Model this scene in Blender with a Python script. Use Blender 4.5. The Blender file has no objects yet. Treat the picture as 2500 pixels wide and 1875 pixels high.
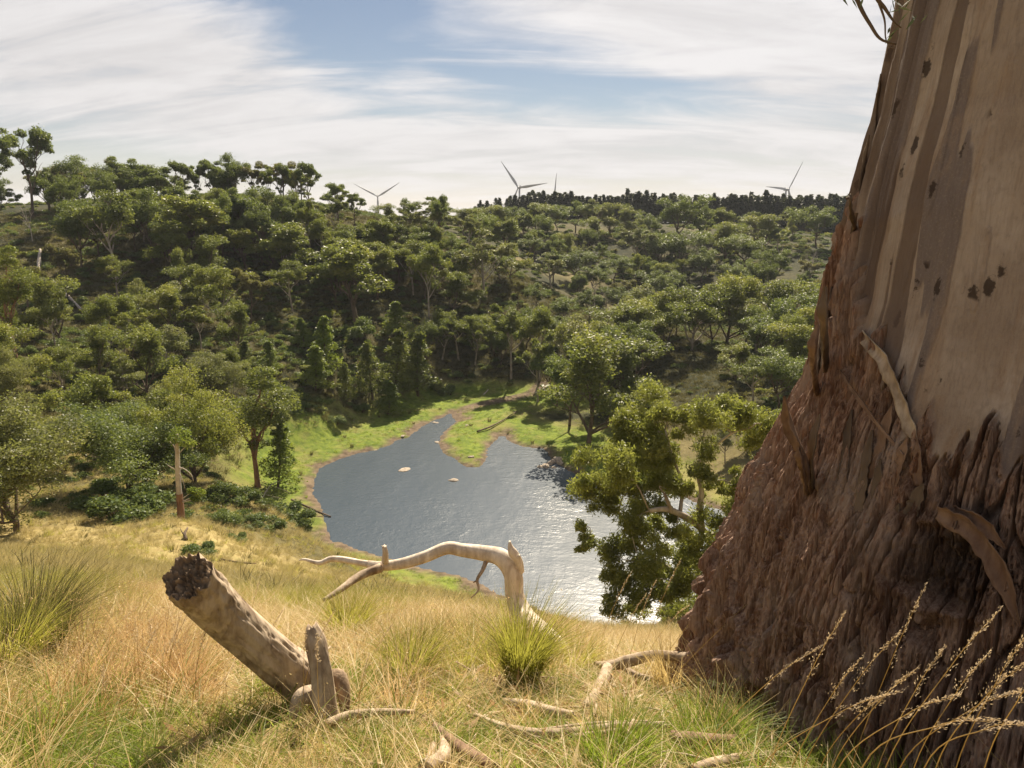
import bpy, math, random
import numpy as np
from mathutils import Vector, Matrix, Euler

# ------------------------------------------------------------------ camera, sky, sun, exposure
scene = bpy.context.scene
COL = scene.collection
R = math.radians
CAM_Z = 40.0
PITCH = 12.2
FPX = 1925.0                       # focal length in photograph pixels (2500 wide)
SUN_AZ, SUN_EL = 9.0, 43.0        # degrees: towards +X from +Y, above the horizon

cam_data = bpy.data.cameras.new('camera')
cam_data.sensor_width = 36.0
cam_data.lens = FPX / 2500.0 * 36.0
cam_data.clip_start = 0.05
cam_data.clip_end = 20000.0
cam = bpy.data.objects.new('camera', cam_data)
COL.objects.link(cam)
cam.location = (0, 0, CAM_Z)
cam.rotation_euler = (R(90 - PITCH), 0, 0)
scene.camera = cam

def build_world():
    w = bpy.data.worlds.new('World')
    scene.world = w
    w.use_nodes = True
    nt = w.node_tree
    nt.nodes.clear()
    N = lambda t: nt.nodes.new(t)
    L = nt.links.new
    def math_(op, a, b=None, c=None, clamp=False):
        n = N('ShaderNodeMath'); n.operation = op; n.use_clamp = clamp
        for i, v in enumerate((a, b, c)):
            if v is None: continue
            if isinstance(v, (int, float)): n.inputs[i].default_value = v
            else: L(v, n.inputs[i])
        return n.outputs[0]
    def ramp(v, lo, hi, a=0.0, b=1.0):
        n = N('ShaderNodeMapRange'); n.interpolation_type = 'SMOOTHSTEP'
        L(v, n.inputs[0])
        for i, x in zip((1, 2, 3, 4), (lo, hi, a, b)): n.inputs[i].default_value = x
        return n.outputs[0]
    out = N('ShaderNodeOutputWorld'); bg = N('ShaderNodeBackground')
    bg.inputs['Strength'].default_value = 0.05
    sky = N('ShaderNodeTexSky'); sky.sky_type = 'NISHITA'; sky.sun_disc = False
    sky.sun_elevation = R(SUN_EL); sky.sun_rotation = R(SUN_AZ)
    sky.altitude = 300; sky.air_density = 1.0; sky.dust_density = 0.15; sky.ozone_density = 2.0
    tc = N('ShaderNodeTexCoord'); sep = N('ShaderNodeSeparateXYZ')
    L(tc.outputs['Generated'], sep.inputs[0])
    x, y, z = sep.outputs
    zc = math_('MAXIMUM', z, 0.0)
    den = math_('ADD', zc, 0.30)
    u = math_('DIVIDE', x, den); v = math_('DIVIDE', y, den)
    cmb = N('ShaderNodeCombineXYZ'); L(u, cmb.inputs[0]); L(v, cmb.inputs[1])
    def noise(scale, detail, rough, loc, rot, scl, dist=0.0):
        m = N('ShaderNodeMapping'); m.inputs['Location'].default_value = loc
        m.inputs['Rotation'].default_value = (0, 0, R(rot)); m.inputs['Scale'].default_value = scl
        L(cmb.outputs[0], m.inputs[0])
        t = N('ShaderNodeTexNoise'); t.inputs['Scale'].default_value = scale
        t.inputs['Detail'].default_value = detail; t.inputs['Roughness'].default_value = rough
        t.inputs['Distortion'].default_value = dist
        L(m.outputs[0], t.inputs['Vector'])
        return t.outputs[0]
    big = noise(0.62, 2.5, 0.45, SKY_BIG, 20, (1.0, 0.75, 1), 0.5)
    fine = noise(1.9, 9, 0.60, (2.4, 1.2, 0), 24, (0.6, 2.6, 1), 1.1)
    wisp = noise(4.5, 6, 0.6, (0.6, 5.2, 0), 30, (0.7, 1.7, 1), 0.6)
    # weather: broad banks and openings of the cirrus sheet (azimuth, elevation, half-widths and tilt in degrees, weight)
    az = math_('MULTIPLY', math_('ARCTAN2', x, y), 57.2958)
    el = math_('MULTIPLY', math_('ARCSINE', z), 57.2958)
    s = math_('MULTIPLY_ADD', fine, 1.25, math_('MULTIPLY', big, 0.45))
    s = math_('MULTIPLY_ADD', wisp, 0.30, s)
    for a0, e0, wa, we, tilt, wt in CLOUD_BANKS:
        da = math_('SUBTRACT', az, a0); de = math_('SUBTRACT', el, e0)
        ct, st = math.cos(R(tilt)), math.sin(R(tilt))
        p = math_('DIVIDE', math_('ADD', math_('MULTIPLY', da, ct), math_('MULTIPLY', de, st)), wa)
        q = math_('DIVIDE', math_('SUBTRACT', math_('MULTIPLY', de, ct), math_('MULTIPLY', da, st)), we)
        r2 = math_('ADD', math_('MULTIPLY', p, p), math_('MULTIPLY', q, q))
        g = math_('EXPONENT', math_('MULTIPLY', r2, -1.0))
        s = math_('MULTIPLY_ADD', g, wt, s)
    cover = ramp(s, 0.78, 1.36)
    hor = ramp(z, 0.0, 0.15, 0.5, 0.0)           # thin veil thickening toward the horizon
    cover = math_('ADD', cover, math_('MULTIPLY', hor, math_('SUBTRACT', 1.0, cover)))
    cover = math_('MULTIPLY', cover, 0.95)
    # cloud brightness: lit from the sun's side
    sd = Vector((math.sin(R(SUN_AZ)) * math.cos(R(SUN_EL)), math.cos(R(SUN_AZ)) * math.cos(R(SUN_EL)), math.sin(R(SUN_EL))))
    dot = N('ShaderNodeVectorMath'); dot.operation = 'DOT_PRODUCT'
    L(tc.outputs['Generated'], dot.inputs[0]); dot.inputs[1].default_value = sd
    glow = ramp(dot.outputs['Value'], 0.70, 1.0, 0.0, 1.0)
    shade = ramp(math_('MULTIPLY_ADD', fine, 0.6, math_('MULTIPLY', wisp, 0.4)), 0.36, 0.62, 0.86, 1.05)
    lum = math_('MULTIPLY', math_('MULTIPLY_ADD', glow, 1.2, 6.6), shade)
    ccol = N('ShaderNodeVectorMath'); ccol.operation = 'SCALE'
    ccol.inputs[0].default_value = (1.0, 0.965, 0.955); L(lum, ccol.inputs['Scale'])
    mix = N('ShaderNodeMix'); mix.data_type = 'RGBA'
    skys = N('ShaderNodeVectorMath'); skys.operation = 'MULTIPLY'
    L(sky.outputs[0], skys.inputs[0]); skys.inputs[1].default_value = (0.67, 0.585, 0.54)
    L(cover, mix.inputs['Factor']); L(skys.outputs[0], mix.inputs['A']); L(ccol.outputs[0], mix.inputs['B'])
    L(mix.outputs['Result'], bg.inputs['Color']); L(bg.outputs[0], out.inputs[0])
SKY_BIG = (3.1, 0.4, 0)
CLOUD_BANKS = [(-25, 9.0, 19, 4.6, -8, 0.45), (3, 4.2, 24, 2.0, 0, 0.30), (17.5, 10.5, 11, 4.2, -12, 0.42), (6, 14.2, 13, 2.4, -10, 0.36),
               (-11, 12.2, 6.5, 4.5, -20, -0.42), (5, 8.2, 9, 1.3, -6, -0.34), (-6.5, 9.2, 3.2, 1.0, -10, 0.22), (-26, 3.2, 8, 1.4, 0, -0.30), (-26, 15.5, 9, 1.6, 0, -0.25)]
build_world()

sun_dir = Vector((math.sin(R(SUN_AZ)) * math.cos(R(SUN_EL)), math.cos(R(SUN_AZ)) * math.cos(R(SUN_EL)), math.sin(R(SUN_EL))))
sun_data = bpy.data.lights.new('sun', 'SUN')
sun_data.energy = 4.5
sun_data.angle = R(0.6)
sun_data.color = (1.0, 0.87, 0.68)
sun = bpy.data.objects.new('sun', sun_data)
COL.objects.link(sun)
sun.location = (0, 0, 80)
sun.rotation_euler = (-sun_dir).to_track_quat('-Z', 'Y').to_euler()

scene.view_settings.view_transform = 'Standard'
scene.view_settings.look = 'None'
scene.view_settings.gamma = 1.0
scene.view_settings.use_curve_mapping = False
scene.view_settings.exposure = 1.3
scene.cycles.use_denoising = True
scene.cycles.max_bounces = 6
scene.cycles.diffuse_bounces = 3
scene.cycles.glossy_bounces = 2
scene.cycles.transmission_bounces = 3
scene.cycles.volume_bounces = 0
scene.cycles.transparent_max_bounces = 4
scene.cycles.caustics_reflective = False
scene.cycles.caustics_refractive = False
scene.cycles.sample_clamp_indirect = 4.0

# ------------------------------------------------------------------ helpers
rng = np.random.default_rng(11)
_sp, _cp = math.sin(R(PITCH)), math.cos(R(PITCH))

def ray(px, py):
    """World direction through a photograph pixel, scaled to one metre of forward depth."""
    x = (px - 1250.0) / FPX
    u = (937.5 - py) / FPX
    d = np.array([x, u * _sp + _cp, u * _cp - _sp])
    return d / d[1]

def at_depth(px, py, depth):
    d = ray(px, py)
    return np.array([d[0] * depth, depth, CAM_Z + d[2] * depth])

def tag(o, label=None, category=None, group=None, kind=None):
    if label: o['label'] = label
    if category: o['category'] = category
    if group: o['group'] = group
    if kind: o['kind'] = kind
    return o

def make_mesh(name, verts, faces, mat=None, smooth=True, attrs=None):
    """faces: list of (n,3) or (n,4) integer arrays."""
    me = bpy.data.meshes.new(name)
    verts = np.asarray(verts, dtype=np.float32)
    faces = [np.asarray(f, dtype=np.int32) for f in faces if len(f)]
    me.vertices.add(len(verts))
    me.vertices.foreach_set('co', verts.ravel())
    if faces:
        loops = np.concatenate([f.ravel() for f in faces])
        totals = np.concatenate([np.full(len(f), f.shape[1], np.int32) for f in faces])
        starts = np.concatenate(([0], np.cumsum(totals)[:-1])).astype(np.int32)
        me.loops.add(len(loops)); me.loops.foreach_set('vertex_index', loops)
        me.polygons.add(len(totals)); me.polygons.foreach_set('loop_start', starts)
        me.polygons.foreach_set('loop_total', totals)
        me.polygons.foreach_set('use_smooth', np.full(len(totals), smooth))
    for k, a in (attrs or {}).items():
        a = np.asarray(a, dtype=np.float32)
        at = me.attributes.new(k, 'FLOAT', 'POINT')
        at.data.foreach_set('value', a.ravel())
    me.update(calc_edges=True)
    if mat is not None:
        me.materials.append(mat)
    return me

def link(name, me, parent=None, loc=None):
    o = bpy.data.objects.new(name, me)
    COL.objects.link(o)
    if parent is not None: o.parent = parent
    if loc is not None: o.location = loc
    return o

def empty(name, loc=(0, 0, 0), rz=0.0):
    o = bpy.data.objects.new(name, None)
    COL.objects.link(o)
    o.location = loc
    o.rotation_euler = (0, 0, rz)
    o.empty_display_size = 0.3
    return o

class Geo:
    """Collects verts and faces (and one float attribute 'tone')."""
    def __init__(self):
        self.v, self.f, self.t, self.n = [], [], [], 0
    def add(self, verts, faces, tone=0.0):
        verts = np.asarray(verts, float).reshape(-1, 3)
        for f in (faces if isinstance(faces, list) else [faces]):
            self.f.append(np.asarray(f, np.int64) + self.n)
        self.v.append(verts)
        self.t.append(np.broadcast_to(np.asarray(tone, float), (len(verts),)))
        self.n += len(verts)
    def mesh(self, name, mat, smooth=True):
        if not self.v: return make_mesh(name, np.zeros((0, 3)), [], mat)
        tri = [f for f in self.f if f.shape[1] == 3]; quad = [f for f in self.f if f.shape[1] == 4]
        fs = ([np.concatenate(tri)] if tri else []) + ([np.concatenate(quad)] if quad else [])
        return make_mesh(name, np.concatenate(self.v), fs, mat, smooth, {'tone': np.concatenate(self.t)})

# value noise in numpy
def _hash(ix, iy, iz, seed):
    h = (ix * 374761393 + iy * 668265263 + iz * 2147483647 + seed * 1274126177) & 0xFFFFFFFF
    h = ((h ^ (h >> 13)) * 1274126177) & 0xFFFFFFFF
    h = ((h ^ (h >> 16)) * 2246822519) & 0xFFFFFFFF
    return ((h ^ (h >> 15)) & 0xFFFFFF) / float(0xFFFFFF)

def vnoise(x, y, z=0.0, seed=0):
    x, y, z = np.broadcast_arrays(np.asarray(x, float), np.asarray(y, float), np.asarray(z, float))
    ix, iy, iz = (np.floor(a).astype(np.int64) for a in (x, y, z))
    fx, fy, fz = x - ix, y - iy, z - iz
    fx, fy, fz = (t * t * t * (t * (t * 6 - 15) + 10) for t in (fx, fy, fz))
    r = 0.0
    for dx in (0, 1):
        for dy in (0, 1):
            for dz in (0, 1):
                w = (fx if dx else 1 - fx) * (fy if dy else 1 - fy) * (fz if dz else 1 - fz)
                r = r + w * _hash(ix + dx, iy + dy, iz + dz, seed)
    return r * 2 - 1

def fbm(x, y, z=0.0, octaves=4, seed=0, gain=0.5):
    a, s, t = 1.0, 0.0, 0.0
    x, y, z = np.asarray(x, float), np.asarray(y, float), np.asarray(z, float)
    for i in range(octaves):
        s = s + a * vnoise(x, y, z, seed + i * 17); t += a
        x, y, z, a = x * 2.03 + 7.1, y * 2.03 + 3.7, z * 2.03 + 1.3, a * gain
    return s / t

def sstep(a, b, x):
    t = np.clip((x - a) / (b - a), 0, 1)
    return t * t * (3 - 2 * t)

def spline(pts, n):
    """Catmull-Rom through pts (m,k) sampled at n places."""
    p = np.asarray(pts, float)
    q = np.vstack([2 * p[0] - p[1], p, 2 * p[-1] - p[-2]])
    t = np.linspace(0, len(p) - 1 - 1e-6, n)
    i = t.astype(int); f = (t - i)[:, None]
    a, b, c, d = q[i], q[i + 1], q[i + 2], q[i + 3]
    return 0.5 * (2 * b + (c - a) * f + (2 * a - 5 * b + 4 * c - d) * f ** 2 + (3 * b - a - 3 * c + d) * f ** 3)

def tube(path, radii, sides=8, rough=0.0, freq=6.0, stretch=0.3, seed=0, caps=True, jag=0.0):
    """Tube along path (n,3) with parallel-transported rings; rough = relative surface relief."""
    p = np.asarray(path, float); n = len(p)
    rad = np.broadcast_to(np.asarray(radii, float), (n,))
    tan = np.gradient(p, axis=0); tan /= np.linalg.norm(tan, axis=1, keepdims=True) + 1e-12
    ref = np.array([0, 0, 1.0]) if abs(tan[0, 2]) < 0.9 else np.array([1.0, 0, 0])
    nrm = np.cross(tan[0], ref); nrm /= np.linalg.norm(nrm)
    ns = [nrm]
    for i in range(1, n):
        m = ns[-1] - tan[i] * np.dot(ns[-1], tan[i]); ns.append(m / (np.linalg.norm(m) + 1e-12))
    ns = np.array(ns); bs = np.cross(tan, ns)
    th = np.linspace(0, 2 * np.pi, sides, endpoint=False)
    c, s = np.cos(th), np.sin(th)
    dirs = ns[:, None, :] * c[None, :, None] + bs[:, None, :] * s[None, :, None]
    rr = rad[:, None] * np.ones((1, sides))
    if rough > 0:
        ln = np.concatenate(([0], np.cumsum(np.linalg.norm(np.diff(p, axis=0), axis=1))))
        rr = rr * (1 + rough * fbm(c[None, :] * freq * 0.35 + 0 * ln[:, None], s[None, :] * freq * 0.35 + 0 * ln[:, None], ln[:, None] * freq * stretch, 4, seed))
    v = p[:, None, :] + dirs * rr[:, :, None]
    if jag > 0:
        off = jag * (fbm(c * 3, s * 3, seed * 1.7, 3, seed + 5))
        v[-1] += tan[-1] * off[:, None]
    v = v.reshape(-1, 3)
    i = np.arange(n - 1)[:, None] * sides; j = np.arange(sides)[None, :]; k = (j + 1) % sides
    q = np.stack([i + j, i + k, i + sides + k, i + sides + j], -1).reshape(-1, 4)
    faces = [q]
    if caps:
        v = np.vstack([v, p[0], p[-1] - tan[-1] * rad[-1] * (0.35 if jag > 0 else 0.0)])
        a = len(v) - 2; j = np.arange(sides)
        faces.append(np.stack([np.full(sides, a), (j + 1) % sides, j], -1))
        e = (n - 1) * sides
        faces.append(np.stack([np.full(sides, a + 1), e + j, e + (j + 1) % sides], -1))
    return v, faces

# ------------------------------------------------------------------ materials
def new_mat(name):
    m = bpy.data.materials.new(name)
    m.use_nodes = True
    nt = m.node_tree
    nt.nodes.clear()
    out = nt.nodes.new('ShaderNodeOutputMaterial')
    return m, nt, out

class NT:
    def __init__(self, nt): self.nt = nt
    def n(self, t, **kw):
        x = self.nt.nodes.new(t)
        for k, v in kw.items(): setattr(x, k, v)
        return x
    def l(self, a, b): self.nt.links.new(a, b)
    def setin(self, sock, v):
        if isinstance(v, bpy.types.NodeSocket): self.l(v, sock)
        else: sock.default_value = v
    def math(self, op, a, b=0.0, c=0.0, clamp=False):
        x = self.n('ShaderNodeMath', operation=op, use_clamp=clamp)
        for i, v in enumerate((a, b, c)): self.setin(x.inputs[i], v)
        return x.outputs[0]
    def noise(self, vec, scale, detail=3.0, rough=0.55, dist=0.0):
        x = self.n('ShaderNodeTexNoise')
        if vec is not None: self.l(vec, x.inputs['Vector'])
        x.inputs['Scale'].default_value = scale; x.inputs['Detail'].default_value = detail
        x.inputs['Roughness'].default_value = rough; x.inputs['Distortion'].default_value = dist
        return x.outputs[0]
    def mapping(self, vec, scale=(1, 1, 1), rot=(0, 0, 0), loc=(0, 0, 0)):
        x = self.n('ShaderNodeMapping'); self.l(vec, x.inputs[0])
        x.inputs['Scale'].default_value = scale; x.inputs['Rotation'].default_value = rot; x.inputs['Location'].default_value = loc
        return x.outputs[0]
    def rng(self, v, a, b, lo=0.0, hi=1.0):
        x = self.n('ShaderNodeMapRange', interpolation_type='SMOOTHSTEP'); self.l(v, x.inputs[0])
        for i, q in zip((1, 2, 3, 4), (a, b, lo, hi)): x.inputs[i].default_value = q
        return x.outputs[0]
    def mix(self, f, a, b):
        x = self.n('ShaderNodeMix', data_type='RGBA')
        self.setin(x.inputs['Factor'], f)
        for s, v in (('A', a), ('B', b)):
            if isinstance(v, (tuple, list)): x.inputs[s].default_value = (*v[:3], 1)
            else: self.l(v, x.inputs[s])
        return x.outputs['Result']
    def attr(self, name):
        x = self.n('ShaderNodeAttribute', attribute_name=name); return x.outputs['Fac']
    def obj_random(self): return self.n('ShaderNodeObjectInfo').outputs['Random']
    def coord(self, which='Object'): return self.n('ShaderNodeTexCoord').outputs[which]
    def pos(self): return self.n('ShaderNodeNewGeometry').outputs['Position']
    def bump(self, h, strength=0.5, dist=0.02):
        x = self.n('ShaderNodeBump'); self.l(h, x.inputs['Height'])
        x.inputs['Strength'].default_value = strength; x.inputs['Distance'].default_value = dist
        return x.outputs[0]
    def ramp(self, f, stops):
        x = self.n('ShaderNodeValToRGB'); self.l(f, x.inputs[0])
        el = x.color_ramp.elements
        while len(el) < len(stops): el.new(0.5)
        for e, (p, c) in zip(el, stops): e.position = p; e.color = (*c, 1)
        return x.outputs[0]
    def principled(self, col, rough=0.8, normal=None, spec=0.3):
        b = self.n('ShaderNodeBsdfPrincipled')
        if isinstance(col, (tuple, list)): b.inputs['Base Color'].default_value = (*col, 1)
        else: self.l(col, b.inputs['Base Color'])
        self.setin(b.inputs['Roughness'], rough)
        b.inputs['Specular IOR Level'].default_value = spec
        if normal is not None: self.l(normal, b.inputs['Normal'])
        return b.outputs[0]

def leaf_material(name, dark, mid, light, transl=0.45, gloss=0.35, tint=None):
    """Leaf tissue: reflects and lets light through; tone varies leaf by leaf, clump by clump and plant by plant."""
    m, nt, out = new_mat(name); k = NT(nt)
    t = k.attr('tone')
    rnd = k.obj_random()
    f = k.math('ADD', k.math('MULTIPLY', t, 0.65), k.math('MULTIPLY', rnd, 0.45), clamp=True)
    col = k.ramp(f, [(0.0, dark), (0.5, mid), (1.0, light)])
    d = k.n('ShaderNodeBsdfPrincipled'); k.l(col, d.inputs['Base Color'])
    d.inputs['Roughness'].default_value = 0.5; d.inputs['Specular IOR Level'].default_value = gloss
    tr = k.n('ShaderNodeBsdfTranslucent')
    tc = k.mix(0.45, col, tint or (0.30, 0.34, 0.05)); k.l(tc, tr.inputs[0])
    ms = k.n('ShaderNodeMixShader'); ms.inputs[0].default_value = transl
    k.l(d.outputs[0], ms.inputs[1]); k.l(tr.outputs[0], ms.inputs[2]); k.l(ms.outputs[0], out.inputs[0])
    return m

def wood_material(name, dark, light, scale=6.0, rough=0.75, bump=0.4, stretch=0.12, bumpdist=0.02):
    m, nt, out = new_mat(name); k = NT(nt)
    c = k.coord()
    g = k.noise(k.mapping(c, (1, 1, stretch)), scale, 6, 0.6, 0.4)
    p = k.noise(c, scale * 0.35, 4, 0.6)
    f = k.math('ADD', k.math('MULTIPLY', g, 0.6), k.math('MULTIPLY', p, 0.5))
    f = k.rng(f, 0.36, 0.74)
    col = k.mix(f, dark, light)
    k.l(k.principled(col, rough, k.bump(g, bump, bumpdist), 0.2), out.inputs[0])
    return m
# ------------------------------------------------------------------ terrain
# points of the land: photograph pixel and forward depth in metres
LAND = [
 (0,540,230),(300,505,236),(560,503,236),(800,535,240),(960,592,232),(1035,600,228),(1182,727,212),(1250,925,176),
 (1400,705,270),(1500,765,258),(1450,565,365),(1300,552,355),(1450,545,385),(1650,552,390),(1100,560,330),
 (1990,605,330),(2050,580,380),(1900,700,270),(2000,680,282),(1780,640,310),(1560,655,315),
 (1600,1000,142),(1700,885,172),(1690,850,188),(1850,870,180),(1900,1020,128),(1750,1060,132),(1439,1085,135),(1530,1000,150),
 (1590,800,215),(1320,985,160),
 (42,1300,58),(442,1272,55),(621,1190,86),(312,1205,80),(478,1180,84),(42,885,120),(40,1010,100),(266,890,136),(490,852,150),(610,801,166),
 (796,930,150),(847,982,150),(908,978,154),(200,660,186),(372,640,196),(687,693,196),(877,789,181),(1009,720,206),(1047,775,190),(0,700,170),
 (150,760,165),(500,700,184),(1020,960,164),(1130,885,182),
 (900,1045,142),(1050,975,165),(735,1135,120),(700,1250,96),
 (1000,1432,74),(700,1402,58),(600,1330,60),(850,1432,50),(250,1330,52),(300,1400,30),(700,1450,28),
 (60,1350,32),(1150,1460,66),(1350,1535,62),
]
LAND_XYZ = [
 (0,-6,39.3),(-4,-4,39.0),(4,-4,39.2),(0,0,38.35),(-1.5,0.5,38.2),(1.5,0.5,38.2),(0,2,37.9),(0,3,37.55),(0,4,37.2),(0,5,36.82),(0,6,36.3),(0,8,35.3),(0,12,33.2),(0,20,29.0),(0,40,18.6),(0,55,10.2),(1.1,12,32.9),(1.8,20,28.3),(3.6,40,17.0),(5.4,58,6.6),(3.1,20,28.0),(6.2,40,16.2),(9.4,58,5.0),(1.3,8,35.15),
 (-2,4,37.22),(-3,6,36.5),(-4.5,9,35.05),(-9,14,32.9),(-7,20,29.9),(-14,25,28.2),(3,4.2,36.95),(3,6,36.3),(4,9,34.6),(7,14,32.0),(9,22,27.6),(18,40,18.0),(28,55,11),
 (-60,30,30),(-90,60,24),(-150,100,27),(-200,160,32),(-260,240,40),(-330,100,40),(60,20,34),(80,60,22),(100,90,14),(140,130,16),(180,180,18),(240,240,28),(280,330,36),(330,200,40),
 (0,-40,44),(-80,-40,44),(80,-40,44),(0,-200,50),(-300,-100,48),(300,-100,48),
 (-150,430,34),(0,470,32),(150,470,33),(300,450,34),(-350,420,38),(-300,900,22),(0,900,20),(400,900,22),(800,700,25),(-800,500,30),(-900,0,45),(900,0,45),(0,1600,10),(-900,1600,10),(900,1600,10),(0,-900,50),(0,3000,0),(-2600,1500,10),(2600,1500,10),(-2600,-500,30),(2600,-500,30),
]
POND_PX = [(1100,1008),(1040,1036),(990,1069),(955,1083),(916,1098),(870,1108),(816,1127),(781,1142),(770,1169),(766,1200),(773,1231),(790,1266),(800,1297),(806,1322),
 (866,1340),(935,1360),(997,1382),(1067,1394),(1121,1408),(1159,1425),(1202,1444),(1244,1460),(1313,1487),(1367,1502),(1418,1518),(1520,1528),(1640,1515),(1760,1470),(1850,1400),(1840,1310),(1760,1245),(1640,1205),(1540,1192),
 (1460,1178),(1422,1165),(1383,1146),(1356,1131),(1337,1108),(1325,1095),(1283,1090),(1252,1081),(1226,1063),(1207,1073),(1187,1100),(1180,1126),(1171,1141),(1144,1139),(1109,1122),(1086,1103),(1070,1080),(1085,1056),(1116,1031),(1112,1020)]

def _on_water(px, py):
    d = ray(px, py); t = -CAM_Z / d[2]
    return d[0] * t, d[1] * t
POND = np.array([_on_water(*p) for p in POND_PX])

_P = np.array([at_depth(*p) for p in LAND] + [np.array(p, float) for p in LAND_XYZ])
def _tps_phi(r2): return 0.5 * r2 * np.log(r2 + 1e-9)
_S = 100.0
def _fit():
    xy = _P[:, :2] / _S; n = len(xy)
    d2 = ((xy[:, None] - xy[None]) ** 2).sum(-1)
    K = _tps_phi(d2) + np.eye(n) * 2e-5
    Pm = np.hstack([np.ones((n, 1)), xy])
    A = np.block([[K, Pm], [Pm.T, np.zeros((3, 3))]])
    return xy, np.linalg.solve(A, np.concatenate([_P[:, 2], np.zeros(3)]))
_XY, _W = _fit()

def pond_sd(x, y):
    """Signed distance to the shoreline, negative over water."""
    x = np.asarray(x, float); y = np.asarray(y, float)
    best = np.full(x.shape, 1e18); inside = np.zeros(x.shape, bool)
    a = POND; b = np.roll(POND, -1, 0)
    for (ax, ay), (bx, by) in zip(a, b):
        ex, ey = bx - ax, by - ay
        t = np.clip(((x - ax) * ex + (y - ay) * ey) / (ex * ex + ey * ey), 0, 1)
        best = np.minimum(best, (x - ax - t * ex) ** 2 + (y - ay - t * ey) ** 2)
        c = ((ay > y) != (by > y)) & (x < (bx - ax) * (y - ay) / (by - ay + 1e-12) + ax)
        inside ^= c
    d = np.sqrt(best)
    return np.where(inside, -d, d)

def height(x, y, with_sd=False):
    x = np.asarray(x, float); y = np.asarray(y, float)
    shp = np.broadcast(x, y).shape
    x = np.broadcast_to(x, shp).ravel(); y = np.broadcast_to(y, shp).ravel()
    z = np.empty(len(x)); sd = np.full(len(x), 1e3)
    for s in range(0, len(x), 20000):
        xs, ys = x[s:s + 20000] / _S, y[s:s + 20000] / _S
        d2 = (xs[:, None] - _XY[None, :, 0]) ** 2 + (ys[:, None] - _XY[None, :, 1]) ** 2
        z[s:s + 20000] = _tps_phi(d2) @ _W[:-3] + _W[-3] + _W[-2] * xs + _W[-1] * ys
    r = np.hypot(x, y)
    amp = sstep(6, 60, r) * 0.9
    z = z + amp * fbm(x / 14, y / 14, 0, 4, 3) + 0.05 * sstep(1, 3, r) * fbm(x / 0.8, y / 0.8, 0, 3, 5) + sstep(120, 260, r) * 1.6 * fbm(x / 40, y / 40, 0, 3, 9)
    near = (x > POND[:, 0].min() - 60) & (x < POND[:, 0].max() + 60) & (y > POND[:, 1].min() - 40) & (y < POND[:, 1].max() + 40)
    if near.any():
        xn, yn = x[near], y[near]
        s = pond_sd(xn, yn) + 0.7 * fbm(xn / 3.5, yn / 3.5, 0, 3, 21) + 0.25 * fbm(xn / 0.9, yn / 0.9, 0, 2, 22)
        sd[near] = s
        bank = np.where(s < 0, np.maximum(s * 0.28, -2.5), 0.12 + 0.10 * np.minimum(s, 4) + 0.05 * np.maximum(s, 0))
        w = sstep(2.5, 14.0, s)
        zn = np.maximum(z[near], 0.35 + 0.05 * np.maximum(s, 0))
        z[near] = np.where(s < 0, bank, bank * (1 - w) + zn * w)
    return (z.reshape(shp), sd.reshape(shp)) if with_sd else z.reshape(shp)

def hgt(x, y): return float(height(np.array([x]), np.array([y]))[0])

def on_land(px, py, y0=1.5, y1=700.0):
    """First point of the land seen through a photograph pixel."""
    d = ray(px, py)
    t = np.geomspace(y0, y1, 150)
    zz = CAM_Z + d[2] * t
    h = height(d[0] * t, t)
    k = np.argmax(zz < h)
    if not (zz < h).any():
        k = len(t) - 1
    lo, hi = t[max(k - 1, 0)], t[k]
    tt = np.linspace(lo, hi, 24)
    g = CAM_Z + d[2] * tt < height(d[0] * tt, tt)
    T = tt[np.argmax(g)] if g.any() else hi
    return np.array([d[0] * T, T, hgt(d[0] * T, T)])

def ground_material():
    m, nt, out = new_mat('hillside_ground'); k = NT(nt)
    p = k.pos()
    n1 = k.noise(p, 0.06, 5, 0.6); n2 = k.noise(p, 0.9, 6, 0.65); n3 = k.noise(p, 7.0, 4, 0.6)
    mixn = k.math('ADD', k.math('MULTIPLY', n1, 0.5), k.math('MULTIPLY', n2, 0.5))
    dry = k.mix(k.rng(n2, 0.35, 0.7), (0.26, 0.20, 0.085), (0.42, 0.34, 0.15))
    green = k.mix(k.rng(n2, 0.3, 0.7), (0.075, 0.085, 0.025), (0.14, 0.145, 0.04))
    lawn = k.mix(k.rng(n2, 0.3, 0.72), (0.080, 0.122, 0.018), (0.19, 0.235, 0.034))
    lawn = k.mix(k.math('MULTIPLY', k.rng(k.noise(p, 0.22, 5, 0.65), 0.48, 0.70), 0.6), lawn, (0.23, 0.19, 0.075))
    scrub = k.mix(k.rng(mixn, 0.4, 0.62), (0.026, 0.031, 0.013), (0.068, 0.062, 0.026))  # scrubby ground, with the shade of the far slopes darkened into its colour
    mud = k.mix(k.rng(n2, 0.3, 0.7), (0.085, 0.060, 0.040), (0.20, 0.150, 0.10))
    litter = k.mix(k.rng(n3, 0.35, 0.65), (0.10, 0.07, 0.035), (0.26, 0.20, 0.09))
    base = k.mix(k.rng(mixn, 0.48, 0.66), dry, green)
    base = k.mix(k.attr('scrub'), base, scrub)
    base = k.mix(k.attr('near'), base, litter)
    base = k.mix(k.attr('lawn'), base, lawn)
    base = k.mix(k.attr('mud'), base, mud)
    h = k.math('ADD', k.math('MULTIPLY', n2, 0.6), k.math('MULTIPLY', n3, 0.25))
    k.l(k.principled(base, 0.95, k.bump(h, 0.8, 0.25), 0.1), out.inputs[0])
    return m

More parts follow.
